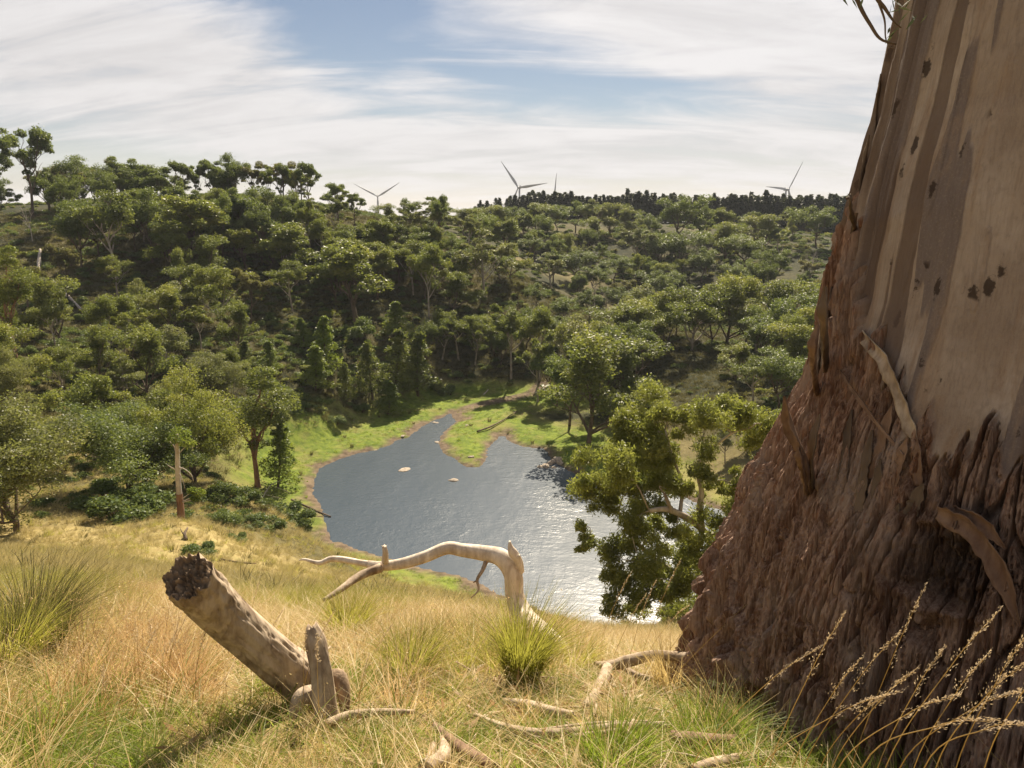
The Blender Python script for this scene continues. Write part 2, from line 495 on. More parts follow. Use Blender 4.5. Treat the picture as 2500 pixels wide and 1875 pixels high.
def build_terrain():
    rings = np.concatenate([np.linspace(0.6, 3, 26), np.linspace(3, 20, 110)[1:], np.linspace(20, 62, 70)[1:], np.linspace(62, 190, 150)[1:],
                            np.linspace(190, 460, 90)[1:], np.geomspace(460, 6000, 36)[1:]])
    ang = np.concatenate([np.linspace(-180, -50, 40)[:-1], np.linspace(-50, -37, 20)[:-1], np.linspace(-37, 37, 400)[:-1], np.linspace(37, 50, 20)[:-1], np.linspace(50, 180, 40)[:-1]])
    a = np.radians(ang)
    X = rings[:, None] * np.sin(a)[None]; Y = rings[:, None] * np.cos(a)[None]
    Z, SD = height(X, Y, True)
    n, s = X.shape
    v = np.stack([X, Y, Z], -1).reshape(-1, 3)
    i = np.arange(n - 1)[:, None] * s; j = np.arange(s)[None]; kk = (j + 1) % s
    q = np.stack([i + j, i + s + j, i + s + kk, i + kk], -1).reshape(-1, 4)
    v = np.vstack([v, [0, 0, hgt(0, 0)]]); c = len(v) - 1
    j = np.arange(s)
    tri = np.stack([np.full(s, c), j, (j + 1) % s], -1)
    x, y, z, sd = (np.append(t.ravel(), e) for t, e in ((X, 0), (Y, 0), (Z, hgt(0, 0)), (SD, 1e3)))
    r = np.hypot(x, y)
    nz = fbm(x / 9, y / 9, 0, 4, 31)
    far_side = sstep(105, 120, y) ; west = (x < 25)
    lawn = sstep(17, 9, sd + nz * 7) * sstep(32, 20, x) * sstep(100, 112, y + 0 * x) + sstep(9, 4, sd + nz * 4) * sstep(112, 100, y) * 0.9
    lawn = np.clip(lawn + sstep(3.5, 1.5, z) * sstep(150, 160, y) * sstep(200, 182, y) * sstep(34, 22, np.abs(x)), 0, 1)
    mud = sstep(2.4, 0.4, sd + nz * 2.2 + 1.3 * fbm(x / 1.8, y / 1.8, 0, 3, 33))
    knoll = np.exp(-((x + 33) / 12) ** 2 - ((y - 228) / 14) ** 2)
    scrub = np.clip(sstep(100, 130, y) * np.clip(0.95 + 0.6 * fbm(x / 22, y / 22, 0, 3, 41) + sstep(20, 60, x) * 0.3, 0, 1) * (1 - 0.8 * knoll), 0, 1)  # scrub cover plus painted shade: far ground darkened, more so toward +X
    cr = np.array([_on_water(*q) for q in [(1105, 1014), (1155, 1000), (1229, 986), (1300, 976), (1360, 955)]])
    cd = np.full(x.shape, 99.0)
    for (ax, ay), (bx, by) in zip(cr[:-1], cr[1:]):
        tt = np.clip(((x - ax) * (bx - ax) + (y - ay) * (by - ay)) / ((bx - ax) ** 2 + (by - ay) ** 2), 0, 1)
        cd = np.minimum(cd, np.hypot(x - ax - tt * (bx - ax), y - ay - tt * (by - ay)))
    mud = np.maximum(mud, sstep(2.6, 1.0, cd + nz * 1.2))
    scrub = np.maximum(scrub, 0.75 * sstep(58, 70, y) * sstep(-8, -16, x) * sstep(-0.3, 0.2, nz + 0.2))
    near = sstep(16, 7, r)
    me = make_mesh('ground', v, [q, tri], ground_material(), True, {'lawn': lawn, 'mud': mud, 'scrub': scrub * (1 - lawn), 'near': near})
    o = link('ground', me)
    return tag(o, 'grassy hillsides falling to the pond', None, None, 'structure')

def water_material():
    m, nt, out = new_mat('pond_water'); k = NT(nt)
    p = k.pos()
    a = k.noise(k.mapping(p, (1, 1, 1)), 1.7, 4, 0.6, 0.3)
    b = k.noise(k.mapping(p, (0.7, 1.6, 1), (0, 0, 0.5)), 0.55, 3, 0.55, 0.4)
    c = k.noise(p, 6.0, 2, 0.5)
    gust = k.rng(k.noise(k.mapping(p, (1, 0.45, 1)), 0.06, 4, 0.6), 0.38, 0.62, 0.3, 1.25)
    h = k.math('MULTIPLY', k.math('ADD', k.math('ADD', k.math('MULTIPLY', a, 0.038), k.math('MULTIPLY', b, 0.045)), k.math('MULTIPLY', c, 0.014)), gust)
    bs = k.n('ShaderNodeBsdfPrincipled')
    bs.inputs['Base Color'].default_value = (0.048, 0.066, 0.086, 1)
    bs.inputs['Roughness'].default_value = 0.27
    bs.inputs['IOR'].default_value = 1.33
    bp = k.n('ShaderNodeBump'); k.l(h, bp.inputs['Height']); bp.inputs['Strength'].default_value = 1.0; bp.inputs['Distance'].default_value = 1.0
    k.l(bp.outputs[0], bs.inputs['Normal']); k.l(bs.outputs[0], out.inputs[0])
    return m

def build_water():
    lo = POND.min(0) - 6; hi = POND.max(0) + 6
    nx, ny = 30, 30
    X, Y = np.meshgrid(np.linspace(lo[0], hi[0], nx), np.linspace(lo[1], hi[1], ny))
    v = np.stack([X, Y, np.zeros_like(X)], -1).reshape(-1, 3)
    i = np.arange(ny - 1)[:, None] * nx; j = np.arange(nx - 1)[None]
    q = np.stack([i + j, i + j + 1, i + nx + j + 1, i + nx + j], -1).reshape(-1, 4)
    o = link('water', make_mesh('water', v, [q], water_material()))
    return tag(o, 'wind rippled grey pond in the valley floor', None, None, 'structure')

build_terrain()
build_water()
# ------------------------------------------------------------------ foliage and trees
LEAF = {
 'olive': leaf_material('olive_gum_leaf', (0.063, 0.089, 0.023), (0.143, 0.170, 0.035), (0.291, 0.277, 0.054)),
 'dark': leaf_material('dark_gum_leaf', (0.036, 0.067, 0.024), (0.081, 0.123, 0.031), (0.169, 0.205, 0.048)),
 'grey': leaf_material('grey_gum_leaf', (0.078, 0.096, 0.040), (0.159, 0.170, 0.061), (0.293, 0.276, 0.093)),
 'bright': leaf_material('wattle_leaf', (0.068, 0.115, 0.019), (0.130, 0.190, 0.025), (0.228, 0.270, 0.041), 0.5),
 'rust': leaf_material('rusty_gum_leaf', (0.075, 0.060, 0.028), (0.125, 0.100, 0.042), (0.18, 0.135, 0.055)),
 'pine': leaf_material('pine_needle', (0.026, 0.042, 0.026), (0.048, 0.066, 0.034), (0.085, 0.095, 0.042), 0.3, 0.2, (0.12, 0.13, 0.04)),
 'gold': leaf_material('sunny_gum_leaf', (0.089, 0.105, 0.024), (0.184, 0.198, 0.040), (0.336, 0.330, 0.075), 0.5, 0.5),
 'bramble': leaf_material('bramble_leaf', (0.050, 0.088, 0.028), (0.101, 0.150, 0.044), (0.210, 0.255, 0.078), 0.35, 0.2),
}
BARK = {
 'pale': wood_material('pale_gum_bark', (0.20, 0.15, 0.11), (0.52, 0.45, 0.37), 2.2, 0.7, 0.3, 0.15, 0.05),
 'brown': wood_material('brown_gum_bark', (0.060, 0.042, 0.030), (0.20, 0.145, 0.10), 2.5, 0.85, 0.5, 0.15, 0.06),
 'red': wood_material('red_gum_bark', (0.14, 0.065, 0.040), (0.34, 0.20, 0.125), 2.5, 0.8, 0.4, 0.15, 0.05),
 'dead': wood_material('bleached_dead_wood', (0.30, 0.24, 0.19), (0.62, 0.55, 0.47), 3.0, 0.75, 0.4, 0.15, 0.03),
}

def leaf_quads(cent, size, aspect, rg, droop=0.6, tone=None):
    """One folded rhombus leaf (or small spray) per centre."""
    n = len(cent)
    d = rg.normal(size=(n, 3)); d[:, 2] = d[:, 2] * 0.6 - droop
    d /= np.linalg.norm(d, axis=1, keepdims=True)
    w = np.cross(d, rg.normal(size=(n, 3))); w /= np.linalg.norm(w, axis=1, keepdims=True) + 1e-9
    L = size * rg.uniform(0.65, 1.35, n)[:, None]
    W = L * aspect * rg.uniform(0.8, 1.2, n)[:, None]
    v = np.stack([cent - d * L * 0.5, cent + w * W * 0.5, cent + d * L * 0.5, cent - w * W * 0.5], 1)
    q = (np.arange(n)[:, None] * 4 + np.arange(4)[None])
    t = np.repeat(np.clip(tone, 0, 1), 4)
    return v.reshape(-1, 3), q, t

def clump(g, c, rad, n, size, rg, flat=0.72, aspect=0.52, droop=0.4, shell=0.5):
    """A rounded head of leaves: denser toward its upper skin, ragged beneath."""
    u = rg.normal(size=(n, 3)); u /= np.linalg.norm(u, axis=1, keepdims=True)
    low = u[:, 2] < -0.25
    u[low, 2] *= -rg.uniform(-0.6, 1.0, low.sum())
    r = rad * (shell + (1 - shell) * rg.random(n) ** 0.6) * (1 + 0.25 * fbm(u[:, 0] * 2 + c[0], u[:, 1] * 2 + c[1], u[:, 2] * 2 + c[2], 2, 7))
    stray = rg.random(n) < 0.08
    r = np.where(stray, r * rg.uniform(1.0, 1.45, n), r)
    p = np.asarray(c) + u * r[:, None] * np.array([1, 1, flat])
    k = rg.normal(0, 0.26)
    tone = 0.36 + k + rg.normal(0, 0.20, n)
    v, q, t = leaf_quads(p, size, aspect, rg, droop, tone)
    g.add(v, q, t)

def grow(kind, seed, leaves, size, dead=0.0):
    """A gum about 16 m tall. Returns (wood Geo, leaf Geo)."""
    rg = np.random.default_rng(seed); H = 16.0
    W, Lf = Geo(), Geo()
    tips = []
    P = dict(fork=0.34, nlimb=4, spread=0.75, sub=3, head=2.0, flat=0.95, limb=0.36)
    if kind == 'dome': P.update(fork=0.20, nlimb=5, spread=0.95, head=2.3, flat=1.0, limb=0.36)
    if kind == 'open': P.update(fork=0.42, nlimb=4, spread=0.72, head=1.55, flat=0.85, limb=0.34)
    if kind == 'slim': P.update(fork=0.24, nlimb=5, spread=0.46, head=1.6, flat=1.1, limb=0.26)
    if kind == 'wide': P.update(fork=0.18, nlimb=5, spread=1.25, head=2.1, flat=0.85, limb=0.40)
    if kind == 'dense': P.update(fork=0.12, nlimb=7, spread=1.05, head=2.3, flat=0.95, limb=0.36, inner=1.0)
    def limb(p0, d, length, r0, level):
        n = 5
        pts = [np.array(p0)]
        dd = np.array(d, float)
        for i in range(n - 1):
            dd = dd + rg.normal(0, 0.16, 3) + np.array([0, 0, 0.10])
            dd /= np.linalg.norm(dd)
            pts.append(pts[-1] + dd * length / (n - 1))
        path = spline(pts, 9 if level < 2 else 6)
        rad = np.linspace(r0, r0 * 0.45, len(path))
        v, f = tube(path, rad, 7 if level < 1 else 5, 0.12, 2.0, 0.3, seed, caps=level > 1)
        W.add(v, f)
        if level >= 2:
            tips.append((path[-1], 1.0)); 
            if rg.random() < 0.45: tips.append((path[len(path) // 2], 0.8))
            return
        if level == 1 and kind == 'dense': tips.append((path[-1], 0.85))
        if level == 0 and rg.random() < P.get('inner', 0.3): tips.append((path[rg.integers(4, 8)], 0.8))
        for j in range(P['sub'] if level == 0 else 2):
            t = rg.uniform(0.45, 1.0) if j else 1.0
            q = path[min(int(t * (len(path) - 1)), len(path) - 1)]
            nd = dd + rg.normal(0, 0.55, 3) * np.array([1, 1, 0.6]); nd[2] = max(nd[2], -0.1); nd /= np.linalg.norm(nd)
            limb(q, nd, length * rg.uniform(0.5, 0.75), r0 * 0.5, level + 1)
    hf = H * P['fork']
    lean = rg.normal(0, 0.06, 2)
    tr = [np.array([0, 0, -0.6]), np.array([lean[0] * hf * 0.3, lean[1] * hf * 0.3, hf * 0.4]), np.array([lean[0] * hf, lean[1] * hf, hf]), np.array([lean[0] * hf * 1.4 + rg.normal(0, 0.5), lean[1] * hf * 1.4 + rg.normal(0, 0.5), hf + H * 0.22])]
    path = spline(tr, 12)
    rad = np.interp(np.linspace(0, 1, 12), [0, 0.12, 0.7, 1], [0.46, 0.33, 0.24, 0.13])
    v, f = tube(path, rad, 9, 0.16, 2.0, 0.25, seed, caps=False); W.add(v, f)
    a0 = rg.uniform(0, 6.28)
    for i in range(P['nlimb']):
        a = a0 + i * 6.283 / P['nlimb'] + rg.normal(0, 0.3)
        sp = P['spread'] * rg.uniform(0.75, 1.2)
        d = np.array([math.cos(a) * sp, math.sin(a) * sp, 1.0]); d /= np.linalg.norm(d)
        t = rg.uniform(0.35, 1.0) if kind in ('dome', 'dense', 'slim') else rg.uniform(0.55, 1.0)
        limb(path[int(t * 11)], d, H * P['limb'] * rg.uniform(0.8, 1.15), 0.20, 0)
    limb(path[-1], np.array([rg.normal(0, 0.15), rg.normal(0, 0.15), 1]), H * P['limb'] * 0.9, 0.16, 0)
    top = max(t[0][2] for t in tips)
    if dead < 1:
        keep = [t for t in tips if rg.random() > dead * (1.2 if t[0][2] > top * 0.8 else 0.5)]
        tot = sum(k[1] ** 2 for k in keep)
        for c, s in keep:
            q = rg.uniform(0.5, 1.2); clump(Lf, c, P['head'] * s * q, int(leaves * s * s / tot * (0.5 + 0.6 * q)), size, rg, P['flat'] * rg.uniform(0.7, 1.2))
    return W, Lf, top + P['head'] * 0.6

def grow_wattle(seed, leaves, size):
    """Young narrow tree of stacked billows, about 10 m."""
    rg = np.random.default_rng(seed); W, Lf = Geo(), Geo()
    path = spline([(0, 0, -0.5), (0.15, 0.1, 3.5), (-0.1, 0.1, 8.8)], 9)
    v, f = tube(path, np.linspace(0.2, 0.04, 9), 6); W.add(v, f)
    n = 16
    for i in range(n):
        z = 1.2 + 8.3 * (i / (n - 1)); w = 2.1 * (1 - (i / (n - 1)) ** 1.3) + 0.25
        a = i * 2.4 + rg.normal(0, 0.4)
        c = np.array([math.cos(a) * w * 0.62, math.sin(a) * w * 0.62, z])
        v, f = tube(np.linspace((0, 0, z - 0.7), c, 4), np.linspace(0.06, 0.02, 4), 4); W.add(v, f)
        clump(Lf, c, 0.55 + w * 0.42, int(leaves / n), size, rg, 0.85, 0.45, 0.2)
    return W, Lf, 10.2

def grow_bush(seed, leaves, size, heads=9):
    rg = np.random.default_rng(seed); W, Lf = Geo(), Geo()
    for i in range(heads):
        a = rg.uniform(0, 6.28); r = 1.5 * math.sqrt(rg.random())
        c = np.array([math.cos(a) * r, math.sin(a) * r, rg.uniform(0.6, 2.5) * (1 - 0.25 * r)])
        v, f = tube(np.linspace((c[0] * 0.15, c[1] * 0.15, -0.3), c, 4), np.linspace(0.07, 0.025, 4), 4); W.add(v, f)
        clump(Lf, c, rg.uniform(0.6, 1.0), int(leaves / heads), size, rg, 0.85, 0.45, 0.2, 0.45)
    return W, Lf, 3.0

def grow_pine(seed):
    """Plantation pine, 15 m, one mesh: whorls of drooping needle sprays on a straight stem."""
    rg = np.random.default_rng(seed); g = Geo()
    v, f = tube(np.array([(0, 0, -0.5), (0, 0, 7), (0, 0, 14)]), [0.2, 0.14, 0.03], 5); g.add(v, f, 0.1)
    cents, tones = [], []
    for z in np.arange(1.0, 14.8, 0.55):
        w = 3.1 * (1 - z / 15.4) ** 0.6 * (0.7 + 0.3 * rg.random())
        nb = max(4, int(9 * (1 - z / 18)))
        for a in np.arange(nb) * 6.283 / nb + rg.uniform(0, 6):
            l = w * rg.uniform(0.7, 1.15)
            for t in np.linspace(0.2, 1, 7):
                cents.append((math.cos(a) * l * t, math.sin(a) * l * t, z + 0.35 * t * l * 0.6 + rg.normal(0, 0.1)))
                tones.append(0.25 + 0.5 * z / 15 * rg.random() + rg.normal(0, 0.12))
    c = np.array(cents) + rg.normal(0, 0.12, (len(cents), 3))
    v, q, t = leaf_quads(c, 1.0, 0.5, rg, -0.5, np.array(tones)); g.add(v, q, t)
    return g

KINDS = {}
def register(key, res, leafmat, barkmat):
    W, Lf, top = res
    KINDS[key] = (W.mesh(key + '_trunk', BARK[barkmat]), Lf.mesh(key + '_crown', LEAF[leafmat], False) if Lf.n else None, top)

NL, SZ = 13000, 0.44
for key, kind, seed, lm, bm, dead in [
    ('dome_olive', 'dome', 3, 'olive', 'brown', 0), ('dome_dark', 'dome', 14, 'dark', 'brown', 0), ('dome_grey', 'dome', 25, 'grey', 'pale', 0.05),
    ('round_olive', 'round', 36, 'olive', 'pale', 0), ('round_dark', 'round', 47, 'dark', 'brown', 0.05), ('open_dark', 'open', 58, 'dark', 'brown', 0.12),
    ('open_olive', 'open', 69, 'olive', 'pale', 0.12), ('open_grey', 'open', 71, 'grey', 'pale', 0.2), ('slim_dark', 'slim', 82, 'dark', 'brown', 0.05),
    ('slim_olive', 'slim', 93, 'olive', 'brown', 0.05), ('sparse', 'open', 104, 'rust', 'brown', 0.45), ('wide_olive', 'wide', 115, 'olive', 'pale', 0.05)]:
    register(key, grow(kind, seed, NL, SZ, dead), lm, bm)
register('bare', grow('open', 126, 10, 0.3, 1.0), 'olive', 'dead')
register('wattle', grow_wattle(5, 5200, 0.36), 'bright', 'brown')
register('wattle_dark', grow_wattle(6, 5200, 0.36), 'olive', 'brown')
register('bush', grow_bush(7, 4200, 0.26), 'bramble', 'brown')
register('bush_olive', grow_bush(8, 4200, 0.26), 'olive', 'brown')
NB, SB = 42000, 0.27
register('big_grey', grow('dense', 203, NB, SB), 'grey', 'brown')
register('big_olive', grow('dense', 214, NB, SB), 'olive', 'brown')
register('big_round', grow('dense', 225, NB, SB), 'dark', 'brown')
register('big_open', grow('round', 236, 20000, SB, 0.22), 'olive', 'red')

def plant(name, key, loc, h, w=None, rz=None, label=None, category='tree', group=None, tilt=(0, 0)):
    """Stand one tree: Empty at its base > trunk, crown; h = height, w = crown width scale relative to h."""
    tm, cm, top = KINDS[key]
    s = h / top
    e = empty(name, loc, rng.uniform(0, 6.28) if rz is None else rz)
    e.rotation_euler[0], e.rotation_euler[1] = tilt[0] + rng.normal(0, 0.045), tilt[1] + rng.normal(0, 0.045)
    e.scale = (s * (w or 1) * rng.uniform(0.92, 1.26), s * (w or 1) * rng.uniform(0.92, 1.26), s)
    link('trunk', tm, e)
    if cm: link('crown', cm, e)
    return tag(e, label, category, group)

def from_photo(px, base, top):
    """Base point on the land and height of a thing that spans two photograph rows."""
    p = on_land(px, base)
    d = ray(px, top)
    return p, max(CAM_Z + d[2] * p[1] - p[2], 0.3)
# ------------------------------------------------------------------ trees one by one: (pixel column, base row, top row, kind, width factor)
GL = {
 'crest': ('gum trees along the wooded crest', 'along the wooded crest'),
 'slope': ('gum trees on the steep wooded hillside', 'on the steep wooded hillside'),
 'spur': ('gum trees on the spur above the creek', 'on the spur above the creek'),
 'creek': ('gum trees around the creek mouth', 'around the creek mouth'),
 'shore': ('gum trees above the rocky shore', 'above the rocky pond shore'),
 'far': ('gum trees below the pine plantation', 'below the pine plantation'),
 'bank': ('trees on the grassy bank by the brambles', 'on the grassy bank beside the brambles'),
}
LOOK = {
 'dome_olive': 'domed olive gum tree', 'dome_dark': 'domed dark green gum tree', 'dome_grey': 'domed grey-green pale limbed gum tree',
 'round_olive': 'pale trunked olive gum tree with clustered crown', 'round_dark': 'dark gum tree with clustered crown', 'open_dark': 'tall dark gum tree with open crown',
 'open_olive': 'tall open crowned olive gum tree', 'open_grey': 'thin grey-green gum tree with pale limbs', 'slim_dark': 'slender dark green gum tree',
 'slim_olive': 'slender olive gum tree', 'sparse': 'half dead rusty twiggy gum tree', 'wide_olive': 'low spreading olive gum tree', 'bare': 'leafless bleached dead tree',
 'wattle': 'narrow bright green young wattle', 'wattle_dark': 'narrow olive young wattle', 'bush': 'dark green bramble bush', 'bush_olive': 'rounded olive shrub',
 'big_grey': 'dense grey-green gum tree', 'big_olive': 'broad olive gum tree', 'big_round': 'dense dark green gum tree', 'big_open': 'open crowned reddish gum tree'}
def auto(key, region, p, h):
    """Label from the tree's look, size and the ground it stands on."""
    x, y, z = p
    where = GL[region][1]
    if region == 'far': where = 'just below the pine plantation' if y > 330 else 'in the gully under the far slope' if z < 17 else 'halfway up the far slope'
    if region == 'slope': where = 'high on the wooded hillside' if z > 31 else 'low on the wooded hillside' if z < 17 else 'near the bleached fallen timber' if x < -78 else 'midway up the wooded hillside'
    if region == 'shore': where = 'close above the rocky shore' if z < 6 else 'behind the rocky shore trees' if y > 205 else 'on the slope above the rocky shore'
    if region == 'crest': where = 'at the open end of the crest' if x > -55 else 'on the wooded crest'
    if region == 'spur': where = 'low on the creek spur' if z < 17 else 'on top of the creek spur'
    if region == 'creek': where = 'beside the creek mouth' if z < 4 else 'on the bank above the creek mouth'
    size = 'small ' if h < 9 else 'tall ' if h > 15 else ''
    look = LOOK[key]
    return (look if look.startswith(('tall', 'low')) or 'young' in look else size + look) + ' ' + where, GL[region][0]

TREES = [
 # crest
 ('crest', 81, 533, 332, 'open_dark', 0.95), ('crest', -8, 525, 375, 'open_dark', 0.8), ('crest', 148, 512, 418, 'sparse', 0.9), ('crest', 215, 512, 393, 'dome_dark', 0.95), ('crest', 298, 512, 392, 'slim_dark', 1.0),
 ('crest', 370, 510, 419, 'dome_dark', 1.1), ('crest', 425, 508, 436, 'round_dark', 1.0), ('crest', 482, 508, 411, 'open_dark', 0.8), ('crest', 530, 508, 425, 'slim_dark', 1.0), ('crest', 562, 510, 387, 'round_dark', 0.8), ('crest', 621, 510, 402, 'sparse', 0.9),
 ('crest', 655, 512, 425, 'sparse', 0.8), ('crest', 690, 520, 411, 'open_dark', 0.75), ('crest', 722, 525, 418, 'open_olive', 0.7), ('crest', 758, 530, 409, 'open_dark', 0.8), ('crest', 827, 552, 456, 'open_dark', 1.1), ('crest', 868, 565, 480, 'open_dark', 0.8),
 ('crest', 948, 574, 503, 'dome_olive', 1.0), ('crest', 983, 596, 503, 'open_grey', 0.9), ('crest', 1035, 596, 502, 'open_grey', 1.15), ('crest', 1075, 600, 488, 'open_dark', 0.7), ('crest', 340, 520, 440, 'dome_dark', 1.0), ('crest', 260, 520, 415, 'round_dark', 0.9),
 # steep wooded hillside
 ('slope', 199, 662, 503, 'dome_dark', 0.9), ('slope', 287, 680, 486, 'round_olive', 0.9), ('slope', 245, 640, 500, 'dome_dark', 0.9), ('slope', 372, 642, 476, 'round_dark', 0.85), ('slope', 467, 662, 497, 'slim_olive', 1.1), ('slope', 424, 690, 556, 'slim_olive', 1.0),
 ('slope', 528, 675, 602, 'bush_olive', 1.0), ('slope', 545, 640, 488, 'round_dark', 0.8), ('slope', 602, 664, 566, 'slim_olive', 1.2), ('slope', 640, 640, 510, 'round_dark', 0.8), ('slope', 690, 696, 575, 'round_olive', 0.9), ('slope', 725, 700, 560, 'slim_olive', 1.1),
 ('slope', 790, 668, 545, 'round_olive', 0.8), ('slope', 660, 668, 585, 'dome_dark', 0.9), ('slope', 758, 640, 500, 'open_olive', 0.8), ('slope', 500, 640, 520, 'round_dark', 0.9), ('slope', 590, 610, 470, 'slim_dark', 1.1), ('slope', 700, 620, 490, 'round_dark', 0.85),
 ('slope', 330, 615, 500, 'round_dark', 0.9), ('slope', 420, 605, 490, 'dome_dark', 0.85), ('slope', 160, 560, 440, 'dome_dark', 0.8), ('slope', 80, 590, 505, 'bare', 0.8), ('slope', 540, 795, 660, 'wide_olive', 1.0), ('slope', 612, 804, 672, 'sparse', 0.9),
 ('slope', 492, 855, 752, 'open_olive', 0.9), ('slope', 268, 892, 735, 'round_olive', 0.95), ('slope', 742, 850, 780, 'wattle', 1.0), ('slope', 800, 932, 783, 'wattle', 0.95), ('slope', 770, 955, 850, 'wattle', 1.2), ('slope', 660, 905, 835, 'wattle', 1.3), ('slope', 600, 905, 835, 'wattle_dark', 1.3),
 ('slope', 850, 984, 890, 'wattle_dark', 1.0), ('slope', 910, 978, 842, 'wattle_dark', 1.0), ('slope', 880, 830, 770, 'bush', 1.0),
 # spur
 ('spur', 870, 792, 612, 'slim_olive', 1.1), ('spur', 908, 705, 598, 'slim_olive', 1.1), ('spur', 942, 706, 608, 'round_olive', 0.9), ('spur', 975, 690, 600, 'slim_olive', 1.2), ('spur', 1009, 722, 598, 'round_olive', 0.9), ('spur', 1047, 775, 612, 'round_olive', 0.8), ('spur', 1105, 760, 670, 'dome_olive', 1.2),
 ('spur', 1182, 729, 573, 'open_grey', 1.25), ('spur', 1120, 700, 600, 'round_dark', 0.9), ('spur', 840, 700, 590, 'slim_olive', 1.1), ('spur', 966, 830, 742, 'wattle', 1.3), ('spur', 1062, 700, 600, 'round_dark', 0.8), ('spur', 820, 740, 630, 'slim_dark', 1.1),
 # creek mouth
 ('creek', 965, 968, 800, 'wattle_dark', 1.0), ('creek', 1020, 968, 806, 'wattle_dark', 1.15), ('creek', 947, 1012, 925, 'wattle', 1.4), ('creek', 1120, 880, 745, 'open_olive', 1.1), ('creek', 1160, 893, 770, 'round_olive', 0.9), ('creek', 1248, 925, 740, 'open_olive', 0.95),
 ('creek', 1318, 930, 748, 'round_olive', 1.0), ('creek', 1313, 982, 810, 'open_olive', 0.85), ('creek', 1205, 870, 770, 'dome_olive', 1.0), ('creek', 1080, 880, 760, 'round_olive', 1.0),
 # above the rocky shore
 ('shore', 1437, 1080, 832, 'dome_olive', 1.0), ('shore', 1390, 1040, 850, 'round_dark', 0.8), ('shore', 1530, 1000, 840, 'dome_olive', 1.0), ('shore', 1414, 925, 775, 'dome_grey', 1.0), ('shore', 1475, 920, 802, 'dome_olive', 1.0), ('shore', 1505, 880, 750, 'dome_olive', 1.0), ('shore', 1550, 860, 742, 'dome_olive', 1.0),
 ('shore', 1560, 800, 697, 'dome_grey', 1.0), ('shore', 1690, 856, 714, 'wide_olive', 1.0), ('shore', 1625, 850, 722, 'dome_olive', 1.0), ('shore', 1773, 840, 684, 'dome_olive', 0.9), ('shore', 1820, 840, 687, 'dome_olive', 0.9), ('shore', 1845, 862, 735, 'dome_grey', 1.0), ('shore', 1911, 850, 694, 'dome_olive', 1.0),
 ('shore', 1960, 880, 730, 'dome_dark', 1.0), ('shore', 1795, 925, 842, 'dome_olive', 1.1), ('shore', 1838, 985, 878, 'round_olive', 1.0), ('shore', 1900, 1000, 860, 'dome_dark', 1.0), ('shore', 1740, 840, 705, 'dome_olive', 0.9), ('shore', 1930, 940, 800, 'dome_olive', 1.0), ('shore', 1870, 900, 780, 'dome_dark', 1.0),
 ('shore', 1580, 870, 760, 'round_olive', 1.0), ('shore', 1650, 820, 730, 'dome_dark', 1.0), ('shore', 1990, 830, 700, 'dome_olive', 1.0), ('shore', 2040, 860, 720, 'dome_olive', 1.0), ('shore', 1480, 1000, 880, 'dome_dark', 0.9), ('shore', 1360, 990, 870, 'dome_dark', 0.9),
 ('shore', 1820, 1090, 1000, 'dome_dark', 1.0), ('shore', 1900, 1120, 1010, 'round_olive', 1.0), ('shore', 1770, 1130, 1040, 'open_grey', 1.0),
 # far slope
 ('far', 1449, 578, 486, 'open_grey', 0.85), ('far', 1552, 655, 533, 'open_grey', 1.0), ('far', 1661, 600, 476, 'dome_dark', 1.0), ('far', 1657, 665, 560, 'dome_dark', 1.0), ('far', 1770, 640, 541, 'dome_olive', 1.0), ('far', 1860, 610, 523, 'dome_olive', 1.25), ('far', 1992, 604, 501, 'dome_dark', 1.1),
 ('far', 1712, 690, 606, 'dome_dark', 1.1), ('far', 1892, 698, 606, 'dome_dark', 1.0), ('far', 1345, 702, 616, 'open_grey', 1.5), ('far', 1375, 790, 726, 'dome_dark', 1.2), ('far', 1130, 570, 508, 'dome_olive', 1.1), ('far', 1170, 575, 506, 'dome_dark', 1.1), ('far', 1215, 572, 500, 'dome_olive', 1.1), ('far', 1265, 570, 503, 'dome_dark', 1.1), ('far', 1310, 570, 495, 'dome_olive', 1.1),
 ('far', 1360, 568, 500, 'dome_dark', 1.1), ('far', 1405, 568, 490, 'round_dark', 1.0), ('far', 1490, 575, 494, 'dome_olive', 1.0), ('far', 1530, 580, 508, 'dome_olive', 1.0), ('far', 1240, 620, 540, 'round_dark', 1.1), ('far', 1290, 640, 570, 'round_dark', 1.1), ('far', 1400, 690, 610, 'dome_dark', 1.1), ('far', 1450, 720, 650, 'dome_dark', 1.1),
 ('far', 1500, 700, 620, 'round_dark', 1.1), ('far', 1600, 660, 570, 'dome_dark', 1.1), ('far', 1520, 770, 700, 'dome_dark', 1.1), ('far', 1440, 780, 705, 'round_dark', 1.1), ('far', 1480, 745, 690, 'bare', 1.0), ('far', 1610, 740, 660, 'dome_dark', 1.1), ('far', 1820, 660, 570, 'dome_dark', 1.1), ('far', 1800, 720, 640, 'dome_dark', 1.0), ('far', 1580, 600, 520, 'dome_dark', 1.0),
 ('far', 1220, 690, 610, 'dome_dark', 1.0), ('far', 1310, 760, 690, 'round_dark', 1.0), ('far', 1350, 840, 770, 'dome_dark', 1.0),
]
used_spots = []
for reg, px, base, top, key, wf in TREES:
    p, h = from_photo(px, base, top)
    h *= {'crest': 1.1, 'far': 1.0, 'shore': 1.08, 'slope': 1.1, 'spur': 1.1}.get(reg, 1.0)
    wf *= {'far': 1.22, 'shore': 1.18}.get(reg, 1.05)
    lb, gr = auto(key, reg, p, h)
    nm = 'dead_tree' if key == 'bare' else 'wattle_tree' if 'wattle' in key else 'shrub' if 'bush' in key else 'gum_tree'
    plant(nm, key, p - np.array([0, 0, 0.15]), h, wf, None, lb, 'shrub' if nm == 'shrub' else 'tree', gr)
    used_spots.append(p)

